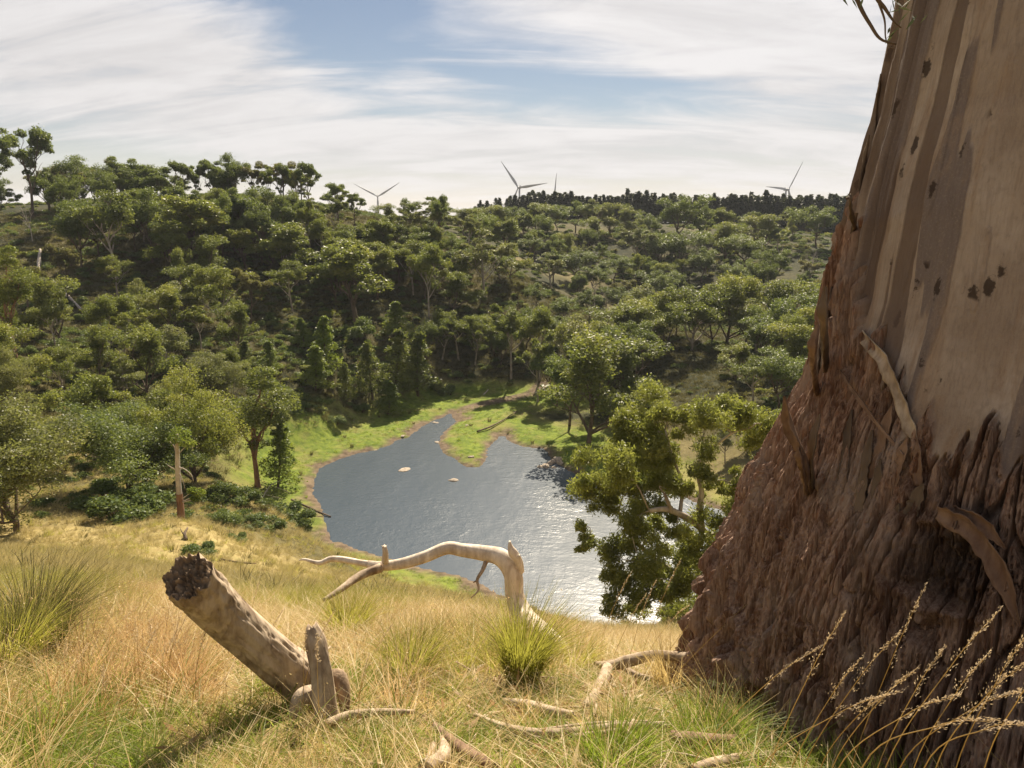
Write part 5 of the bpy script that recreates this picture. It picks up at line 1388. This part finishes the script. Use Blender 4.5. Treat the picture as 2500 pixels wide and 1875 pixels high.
SEEDM = leaf_material('seed_head', (0.36, 0.26, 0.15), (0.54, 0.42, 0.27), (0.70, 0.58, 0.42), 0.45, 0.2, (0.6, 0.45, 0.22))
def stalk(px0, py0, px1, py1, D0, D1, seed, label, group, head=0.38):
    """One bending grass stalk from its foot to its tip, the last third a feathery panicle."""
    r2 = np.random.default_rng(seed)
    A = at_depth(px0, py0, D0); B = at_depth(px1, py1, D1)
    foot = np.array([A[0], A[1], hgt(A[0], A[1]) - 0.02])
    root = empty('grass_stalk', foot)
    path = spline([np.zeros(3), (A - foot) if np.linalg.norm(A - foot) > 0.1 else (B - foot) * 0.3, (A - foot) * 0.4 + (B - foot) * 0.6 + np.array([0, 0, 0.05]), B - foot], 24)
    v, f = tube(path, np.linspace(0.0022, 0.0008, 24), 5); link('stem', make_mesh('stem', v, f, GRASS['gold']), root)
    g = Geo(); L = np.linalg.norm(B - A)
    i0 = int(24 * (1 - head)); n = 170
    t = r2.uniform(0, 1, n); idx = i0 + t * (23 - i0); lo = idx.astype(int).clip(0, 22)
    c = path[lo] + (path[lo + 1] - path[lo]) * (idx - lo)[:, None]
    dirn = path[-1] - path[i0]; dirn /= np.linalg.norm(dirn)
    brk = np.floor(t * 9)
    side = np.array([[math.cos(b * 2.4), math.sin(b * 2.4), 0.2] for b in brk])
    c = c + side * (0.020 * (1 - t) * r2.uniform(0, 1, n))[:, None] + dirn * r2.uniform(0, 0.035, n)[:, None] + r2.normal(0, 0.003, (n, 3))
    d = dirn + side * 0.4 + r2.normal(0, 0.25, (n, 3)); d /= np.linalg.norm(d, axis=1, keepdims=True)
    w = np.cross(d, r2.normal(size=(n, 3))); w /= np.linalg.norm(w, axis=1, keepdims=True)
    Ls = r2.uniform(0.006, 0.012, n)[:, None]
    v = np.stack([c - d * Ls * 0.5, c + w * Ls * 0.14, c + d * Ls * 0.5, c - w * Ls * 0.14], 1)
    g.add(v.reshape(-1, 3), np.arange(n)[:, None] * 4 + np.arange(4)[None], np.repeat(r2.uniform(0.2, 0.9, n), 4))
    link('seed_head', g.mesh('seed_head', SEEDM, False), root)
    return tag(root, label, 'grass stalk', group)
SG = 'seed stalks before the huge gum'
SL = 'tall tan grass stalk with feathery seed head before the huge gum'
for i, (a, b, c, d, D) in enumerate([(1880, 1870, 2060, 1500, 2.6), (2080, 1870, 2260, 1430, 2.7), (1960, 1880, 2190, 1550, 2.5), (2160, 1880, 2440, 1490, 2.3), (2230, 1880, 2410, 1600, 2.4), (2030, 1880, 2230, 1640, 2.5), (2280, 1890, 2490, 1630, 2.0), (2190, 1890, 2480, 1690, 2.1), (2040, 1890, 2330, 1700, 2.2), (2330, 1890, 2500, 1560, 2.2),
      (1850, 1885, 2190, 1690, 2.4), (1700, 1850, 2000, 1580, 2.8), (2100, 1885, 2420, 1760, 1.9), (2250, 1890, 2510, 1770, 1.9), (1930, 1885, 2100, 1610, 2.6), (2140, 1885, 2300, 1590, 2.5), (2400, 1890, 2540, 1640, 2.0), (2000, 1885, 2160, 1700, 2.4)]):
    stalk(a, b, c, d, D, D - 0.1, 300 + i, SL, SG)
for i, (a, b, c, d, D) in enumerate([(1560, 1620, 1660, 1370, 5.2), (1520, 1640, 1600, 1420, 5.4), (1600, 1640, 1760, 1440, 5.0), (1640, 1660, 1930, 1395, 4.4), (1500, 1600, 1575, 1455, 5.6), (1580, 1600, 1680, 1480, 5.2), (1470, 1560, 1540, 1400, 6.0)]):
    stalk(a, b, c, d, D, D - 0.1, 340 + i, 'thin golden grass stalk bending between the pond and the huge gum', 'golden stalks beside the huge gum', 0.45)
for i in range(26):
    a = rng.uniform(60, 900); b = rng.uniform(1600, 1850); D = on_land(a, b)[1]
    stalk(a, b, a + rng.uniform(-20, 120), b - rng.uniform(140, 260) * 4.0 / D, D, D + rng.uniform(-0.1, 0.1), 380 + i, 'thin ginger grass stalk standing around the fallen log', 'ginger stalks around the fallen log', 0.3)

# ------------------------------------------------------------------ loose bark of the great gum
def bark_strip(name, pts, width, mat, curl=0.4, seed=0):
    """A curled ribbon of shed bark with thickness; pts in world space."""
    n, s = 28, 7; path = spline(np.asarray(pts, float) - GG0, n)
    tan = np.gradient(path, axis=0); tan /= np.linalg.norm(tan, axis=1, keepdims=True)
    outw = path - np.array([0, 0, 1]) * path[:, 2:3]; outw[:, :2] = path[:, :2]; outw[:, 2] = 0
    outw /= np.linalg.norm(outw, axis=1, keepdims=True) + 1e-9
    side = np.cross(tan, outw); side /= np.linalg.norm(side, axis=1, keepdims=True) + 1e-9
    t = np.linspace(0, 1, n); wd = width * np.interp(t, [0, 0.12, 0.75, 1], [0.8, 1.0, 0.85, 0.12]) * (1 + 0.25 * fbm(t * 6, seed * 3.1, 0, 3, seed))
    u = np.linspace(-1, 1, s)
    fray = 1 + 0.35 * fbm(t[:, None] * 16, np.sign(u)[None] * 3.0, seed, 3, seed + 3)
    P = path[:, None] + side[:, None] * (u[None, :, None] * wd[:, None, None] * fray[:, :, None] * 0.5) + outw[:, None] * ((curl * (u ** 2)[None, :, None]) * wd[:, None, None] * 0.5 + (0.006 * fbm(t[:, None] * 12, u[None] * 2, seed, 2, seed))[:, :, None])
    Q = P - outw[:, None] * 0.006
    v = np.concatenate([P.reshape(-1, 3), Q.reshape(-1, 3)]); m = n * s
    i = np.arange(n - 1)[:, None] * s; j = np.arange(s - 1)[None]
    q = np.stack([i + j, i + j + 1, i + s + j + 1, i + s + j], -1).reshape(-1, 4)
    ed = []
    for a in range(n - 1):
        ed += [[a * s, (a + 1) * s, m + (a + 1) * s, m + a * s], [a * s + s - 1, m + a * s + s - 1, m + (a + 1) * s + s - 1, (a + 1) * s + s - 1]]
    return link(name, make_mesh(name, v, [q, q[:, ::-1] + m, np.array(ed)], mat), GG)
def on_trunk(px, py, off=0.0):
    """Point where the sight line through a pixel meets the great gum."""
    d = ray(px, py); best = None
    for t in np.linspace(1.2, 5.5, 500):
        p = np.array([d[0] * t, t, CAM_Z + d[2] * t])
        r = np.interp(p[2], _tz, _tr)
        if np.hypot(p[0] - TR_C[0], p[1] - TR_C[1]) < r + off: best = p; break
    return best if best is not None else np.array([d[0] * 4.3, 4.3, CAM_Z + d[2] * 4.3])
O = on_trunk
bark_strip('hanging_bark', [O(2108, 820, .02), O(2160, 880, .06), O(2195, 960, .05), O(2225, 1040, .04), O(2240, 1085, .03)], 0.075, STICKM, 0.7, 1)
bark_strip('hanging_bark', [O(2050, 905, .03), O(2090, 965, .07), O(2150, 1045, .06), O(2205, 1110, .05)], 0.022, REDM, 0.4, 2)
bark_strip('hanging_bark', [O(2290, 1250, .03), O(2370, 1290, .10), O(2440, 1390, .09), O(2490, 1530, .06)], 0.09, REDM, 0.7, 3)
bark_strip('hanging_bark', [O(2330, 1245, .05), O(2400, 1275, .12), O(2455, 1340, .10)], 0.06, REDM, 0.9, 4)
for k, (a, b, c, d, w, mt) in enumerate([(2135, 1170, 2178, 990, .07, REDM), (2180, 1190, 2215, 1070, .055, REDM), (2245, 1185, 2240, 1075, .045, REDM), (2140, 1260, 2150, 1120, .06, BARK['brown']), (2100, 1250, 2130, 1050, .06, BARK['brown']), (2060, 1210, 2080, 1000, .07, BARK['brown']), (1990, 1170, 2000, 1060, .06, REDM),
     (2010, 960, 2030, 700, .07, BARK['brown']), (2000, 900, 2022, 690, .05, REDM), (1995, 960, 2012, 760, .06, BARK['brown']), (2090, 560, 2120, 330, .05, BARK['brown']), (2130, 400, 2150, 180, .05, BARK['brown']), (2210, 1300, 2255, 1180, .07, BARK['brown']), (2165, 1340, 2195, 1230, .07, BARK['brown']), (2070, 640, 2092, 520, .04, BARK['brown'])]):
    bark_strip('bark_flake', [O(a, b, .0), O((a + c) / 2, (b + d) / 2, .025), O(c, d, .055)], w, mt, 0.6, 10 + k)
# snags of torn bark standing off the silhouette
for k, (pts, w) in enumerate([([O(1985, 1190, .0), at_depth(1968, 1120, 3.95), at_depth(1938, 1050, 3.93), at_depth(1916, 968, 3.9)], 0.085), ([O(1988, 1190, .0), at_depth(1985, 1110, 3.94), at_depth(2002, 1010, 3.9)], 0.06), ([O(1975, 1200, .0), at_depth(1962, 1140, 3.93), at_depth(1950, 1090, 3.9)], 0.06),
     ([O(2022, 900, .0), at_depth(2018, 800, 3.95), at_depth(2016, 700, 3.9)], 0.075), ([O(2000, 960, .0), at_depth(1990, 880, 3.95), at_depth(1996, 790, 3.9)], 0.06), ([O(2090, 560, .0), at_depth(2078, 500, 3.95), at_depth(2075, 470, 3.9)], 0.04)]):
    bark_strip('snag', pts, w, BARK['brown'] if k % 2 else REDM, 0.9, 90 + k)
# limbs and crown above the picture, and the twigs that hang into it
def great_crown():
    r2 = np.random.default_rng(15); W, Lf = Geo(), Geo()
    top = np.array([TR_C[0] + 2.4, TR_C[1] + 0.8, 55.0]) - GG0
    for k in range(6):
        a = k * 1.05 + 0.3; s = np.array([TR_C[0] + 0.5 + 0.25 * k, TR_C[1] + 0.2, 48.0 + 1.1 * k]) - GG0
        e = s + np.array([math.cos(a) * 5.0, math.sin(a) * 5.0, 4.5]); path = spline([s, (s + e) / 2 + np.array([0, 0, 0.8]), e], 12)
        v, f = tube(path, np.linspace(0.24, 0.07, 12), 9, 0.12, 3, 0.3, k); W.add(v, f)
        for j in range(3):
            clump(Lf, path[6 + 2 * j] + r2.normal(0, 0.8, 3) + np.array([0, 0, 0.6]), 1.3, 700, 0.17, r2, 0.7, 0.2, 0.7)
    link('limb', W.mesh('limb', BARK['pale']), GG); link('crown', Lf.mesh('crown', LEAF['olive'], False), GG)
    T, Tl = Geo(), Geo(); D = 4.0
    Q = lambda px, py, dz=0.0: at_depth(px, py, D + dz) - GG0
    start = np.array([TR_C[0] + 0.2, TR_C[1] - 0.1, 44.2]) - GG0
    for pts, r in [([start, Q(2150, -260, .1), Q(2085, -60, .0), Q(2098, 10), Q(2125, 60), Q(2150, 95), Q(2188, 108)], 0.016), ([Q(2100, -150, .05), Q(2135, -20), Q(2160, 20), Q(2180, 50), Q(2200, 68)], 0.012), ([Q(2145, 5), Q(2160, 50), Q(2162, 90), Q(2170, 112), Q(2185, 120)], 0.006)]:
        path = spline(pts, 30); v, f = tube(path, np.linspace(r, r * 0.25, 30), 6, 0.4, 14, 0.5, 8); T.add(v, f)
    for px, py, n in [(2080, -5, 10), (2200, 5, 9), (2195, 40, 7), (2190, 75, 6), (2200, -20, 12)]:
        v, q, t = leaf_quads(Q(px, py) + r2.normal(0, 0.035, (n, 3)), 0.075, 0.13, r2, 1.3, r2.uniform(0, 0.6, n)); Tl.add(v, q, t)
    tw = link('twig', T.mesh('twig', BARK['brown']), GG); link('leaf_spray', Tl.mesh('leaf_spray', LEAF['pine'], False), tw)
great_crown()

# ------------------------------------------------------------------ stones, snags and bushes round the pond
def stone_material():
    m, nt, out = new_mat('pond_stone'); k = NT(nt); c = k.coord(); n = k.noise(c, 3, 5, 0.6); n2 = k.noise(c, 14, 4, 0.6)
    k.l(k.principled(k.mix(k.rng(n, 0.3, 0.7), (0.22, 0.18, 0.14), (0.46, 0.39, 0.31)), 0.9, k.bump(n2, 0.5, 0.05), 0.2), out.inputs[0]); return m
STONE = stone_material()
def stone(px, py, r, seed, label, flat=0.55):
    q = np.array([*_on_water(px, py), 0.0]); q[2] = max(hgt(q[0], q[1]), -0.12)
    nu, nv = 18, 12; th, ph = np.meshgrid(np.linspace(0, 2 * np.pi, nu, endpoint=False), np.linspace(0.02, np.pi - 0.02, nv))
    d = np.stack([np.sin(ph) * np.cos(th), np.sin(ph) * np.sin(th), np.cos(ph)], -1)
    e = np.sign(d) * np.abs(d) ** 0.75; rr = 1 + 0.35 * fbm(d[..., 0] * 1.3 + seed, d[..., 1] * 1.3, d[..., 2] * 1.3, 3, seed)
    v = (e * rr[..., None] * np.array([r, r * 0.75, r * flat])).reshape(-1, 3)
    i = np.arange(nv - 1)[:, None] * nu; j = np.arange(nu)[None]; k = (j + 1) % nu
    f = np.stack([i + j, i + nu + j, i + nu + k, i + k], -1).reshape(-1, 4)
    o = link('stone', make_mesh('stone', v, [f], STONE), None, q); o.rotation_euler[2] = seed * 1.3
    return tag(o, label, 'stone', 'stones by the pond')
stone(988, 1147, 1.1, 1, 'flat tan stone slab breaking the water surface', 0.25)
stone(1107, 1173, 0.8, 2, 'small dark stone alone in open water', 0.4)
for i, (px, py, r) in enumerate([(1320, 1140, 0.55), (1331, 1139, 0.8), (1342, 1133, 0.6), (1350, 1128, 0.75), (1362, 1127, 0.85), (1352, 1142, 0.5), (1367, 1133, 0.6)]):
    stone(px, py, r, 10 + i, ['small outermost stone of the shore cluster', 'large rounded pale stone of the shore cluster', 'low stone wedged behind the rounded pale one', 'upright stone in the shore cluster', 'tall blocky stone at the landward end of the cluster', 'flat wet stone before the shore cluster', 'tan stone half sunk in the muddy bank'][i], 0.7)
for i, (px, py) in enumerate([(983, 1068), (1062, 1032), (917, 1099), (1068, 1080), (1150, 1122), (1140, 1047)]):
    stone(px, py, [0.5, 0.7, 0.35, 0.6, 0.5, 0.4][i], 30 + i, ['flat stone on the lawn shore below the creek', 'pale stone slab in the creek mouth', 'small stone on the muddy lawn shore', 'tan ledge stone on the spit', 'dark stone at the tip of the spit', 'stone on the grassy spit'][i], 0.4)

RUSH = [tuft('olive', 70, 0.9, 0.8, 0.03, 0.18, 0.3, 0.08, 0.22, 0, 4), tuft('green', 60, 0.7, 0.9, 0.03, 0.25, 0.35, 0.08, 0.22, 0, 4)]
k_ = 0
for px, py in [(905, 1062), (860, 1092), (842, 1068), (960, 1050), (1010, 1035), (1075, 1000), (1120, 985), (760, 1110), (735, 1160), (748, 1215), (1150, 1040), (1195, 1030), (1120, 1075), (1240, 1060), (1300, 1082), (820, 1105), (1000, 1010), (925, 1020), (1400, 1150), (1100, 965)]:
    p = on_land(px, py); o = link('rush_clump', RUSH[k_ % 3 == 0], None, p - np.array([0, 0, 0.03])); k_ += 1
    o.scale = (rng.uniform(0.7, 1.4),) * 2 + (rng.uniform(0.6, 1.1),); o.rotation_euler[2] = rng.uniform(0, 6.28)
    tag(o, 'dark rush clump on the green flat along the pond edge', 'rushes', 'rush clumps along the pond edge')

def drift(name, pts, r, mat, label, extra=()):
    org = np.array(pts[0], float); root = empty(name, org)
    local_tube('stem', pts, [r, r * 0.9, r * 0.5], mat, root, org, 9, 18, 0.25, 2, 0.3, int(abs(org[0]) * 10))
    for e in extra: local_tube('side_branch', e, [r * 0.5, r * 0.35, r * 0.12], mat, root, org, 6, 12, 0.25, 3, 0.3, 5)
    return tag(root, label, 'branch')
def L3(px, py, up=0.0): q = on_land(px, py); return q + np.array([0, 0, up])
def W3(px, py, up=0.0): return np.array([*_on_water(px, py), up])
drift('dark_driftwood', [L3(712, 1228, 0.5), W3(770, 1252, 0.35), W3(808, 1263, 0.1)], 0.16, BARK['brown'], 'dark wet log sloping from the bank into the pond', [[W3(755, 1262, 0.1), W3(775, 1265, 0.2), W3(792, 1262, 0.1)]])
drift('bleached_driftwood', [W3(1180, 975, 0.9), W3(1205, 955, 1.6), W3(1228, 945, 2.0)], 0.18, BARK['dead'], 'tangle of bleached driftwood at the creek head', [[W3(1195, 962, 1.2), W3(1188, 942, 2.6), W3(1195, 925, 3.2)], [W3(1205, 955, 1.5), W3(1222, 962, 1.6), W3(1240, 958, 1.2)], [W3(1195, 970, 1.0), W3(1170, 958, 1.5), W3(1160, 945, 2.2)], [W3(1200, 965, 1.0), W3(1215, 975, 0.9), W3(1235, 978, 0.6)]])
drift('fallen_pole', [L3(1165, 1057, 0.25), L3(1210, 1040, 0.3), L3(1262, 1008, 0.3)], 0.16, BARK['brown'], 'dark fallen pole lying across the grassy spit')
drift('fallen_timber', [L3(128, 690, 0.5), L3(160, 722, 0.5), L3(200, 762, 0.4)], 0.42, BARK['dead'], 'long bleached fallen trunk on the steep wooded hillside')
drift('broken_stump', [L3(95, 662, -0.3), L3(97, 645, 0.9), L3(101, 632, 2.2)], 0.5, BARK['dead'], 'short broken stump above the long fallen trunk')
drift('old_branch', [L3(535, 1370, 0.15), L3(580, 1378, 0.15), L3(625, 1380, 0.1)], 0.07, BARK['brown'], 'dark old branch lying in the pale slope grass')
drift('root_snag', [L3(455, 1320, 0.05), L3(452, 1315, 0.35), L3(460, 1308, 0.6)], 0.12, BARK['brown'], 'spiky grey root snag below the stripped trunk', [[L3(455, 1318, 0.2), L3(446, 1316, 0.5), L3(442, 1312, 0.7)]])
drift('dead_brush', [L3(640, 1228, 0.6), L3(662, 1205, 1.2), L3(690, 1198, 1.6)], 0.08, BARK['dead'], 'grey dead brushwood over the bank brambles', [[L3(655, 1215, 0.9), L3(640, 1200, 1.4), L3(630, 1188, 1.9)], [L3(668, 1208, 1.2), L3(690, 1215, 1.2), L3(712, 1218, 0.8)], [L3(650, 1222, 0.8), L3(672, 1228, 0.9), L3(700, 1232, 0.6)]])
for i, (px, py, s, key, lb) in enumerate([(735, 1285, 1.1, 'bush', 'grey-green bramble mound at the water edge by the dark log'), (690, 1262, 1.2, 'bush', 'wide bramble mound on the bank under dead brushwood'), (655, 1290, 0.8, 'bush', 'low bramble clump in the pale slope grass'), (545, 1278, 0.8, 'bush', 'dark rounded bramble clump in the pale slope grass'), (575, 1320, 0.45, 'bush', 'small dark shrub alone in the pale slope grass'), (610, 1288, 0.6, 'bush', 'flat bramble clump between two larger mounds'),
     (485, 1352, 0.5, 'bush', 'small dark shrub behind the rotten log end'), (300, 1262, 1.2, 'bush', 'dark bramble thicket under the flat crowned gum'), (360, 1245, 1.1, 'bush', 'bramble thicket beside the stripped trunk'), (250, 1240, 1.2, 'bush', 'bramble thicket below the dense grey-green gum'), (520, 1225, 1.0, 'bush', 'bramble mound under the broad olive gum'), (590, 1225, 1.0, 'bush', 'bramble mound at the foot of the forked grey gum'),
     (880, 1005, 1.0, 'bush', 'dark bush at the lawn edge below the narrow wattles'), (1090, 960, 1.0, 'bush', 'dark bush where lawn meets the creek'), (820, 1035, 0.9, 'bush', 'twiggy grey bush at the lawn corner'), (1110, 925, 1.0, 'bush', 'dark bush on the shaded creek bank'), (1060, 430 + 520, 1.0, 'bush_olive', 'olive shrub on the lawn beside the creek')]):
    p = on_land(px, py); plant('shrub', key, p - np.array([0, 0, 0.2]), 2.4 * s, 1.25, None, lb, 'shrub', 'bushes round the pond')

# ------------------------------------------------------------------ haze in the valley air
def build_haze():
    m, nt, out = new_mat('valley_haze'); k = NT(nt)
    pv = k.n('ShaderNodeVolumePrincipled'); pv.inputs['Color'].default_value = (0.86, 0.90, 1.0, 1); pv.inputs['Density'].default_value = HAZE; pv.inputs['Anisotropy'].default_value = 0.1
    for q in ('Density Attribute', 'Color Attribute', 'Temperature Attribute'): pv.inputs[q].default_value = ''
    m.cycles.homogeneous_volume = True
    nt.links.new(pv.outputs[0], out.inputs['Volume'])
    x, y0, y1, z0, z1 = 7000, -7000, 7000, -80, 160
    v = [(sx * x, y, z) for sx in (-1, 1) for y in (y0, y1) for z in (z0, z1)]
    f = [[0, 1, 3, 2], [4, 6, 7, 5], [0, 4, 5, 1], [2, 3, 7, 6], [0, 2, 6, 4], [1, 5, 7, 3]]
    o = link('haze', make_mesh('haze', np.array(v), [np.array(f)], m, False))
    tag(o, 'thin blue haze filling the valley air', None, None, 'stuff')
HAZE = 0.00009
build_haze()
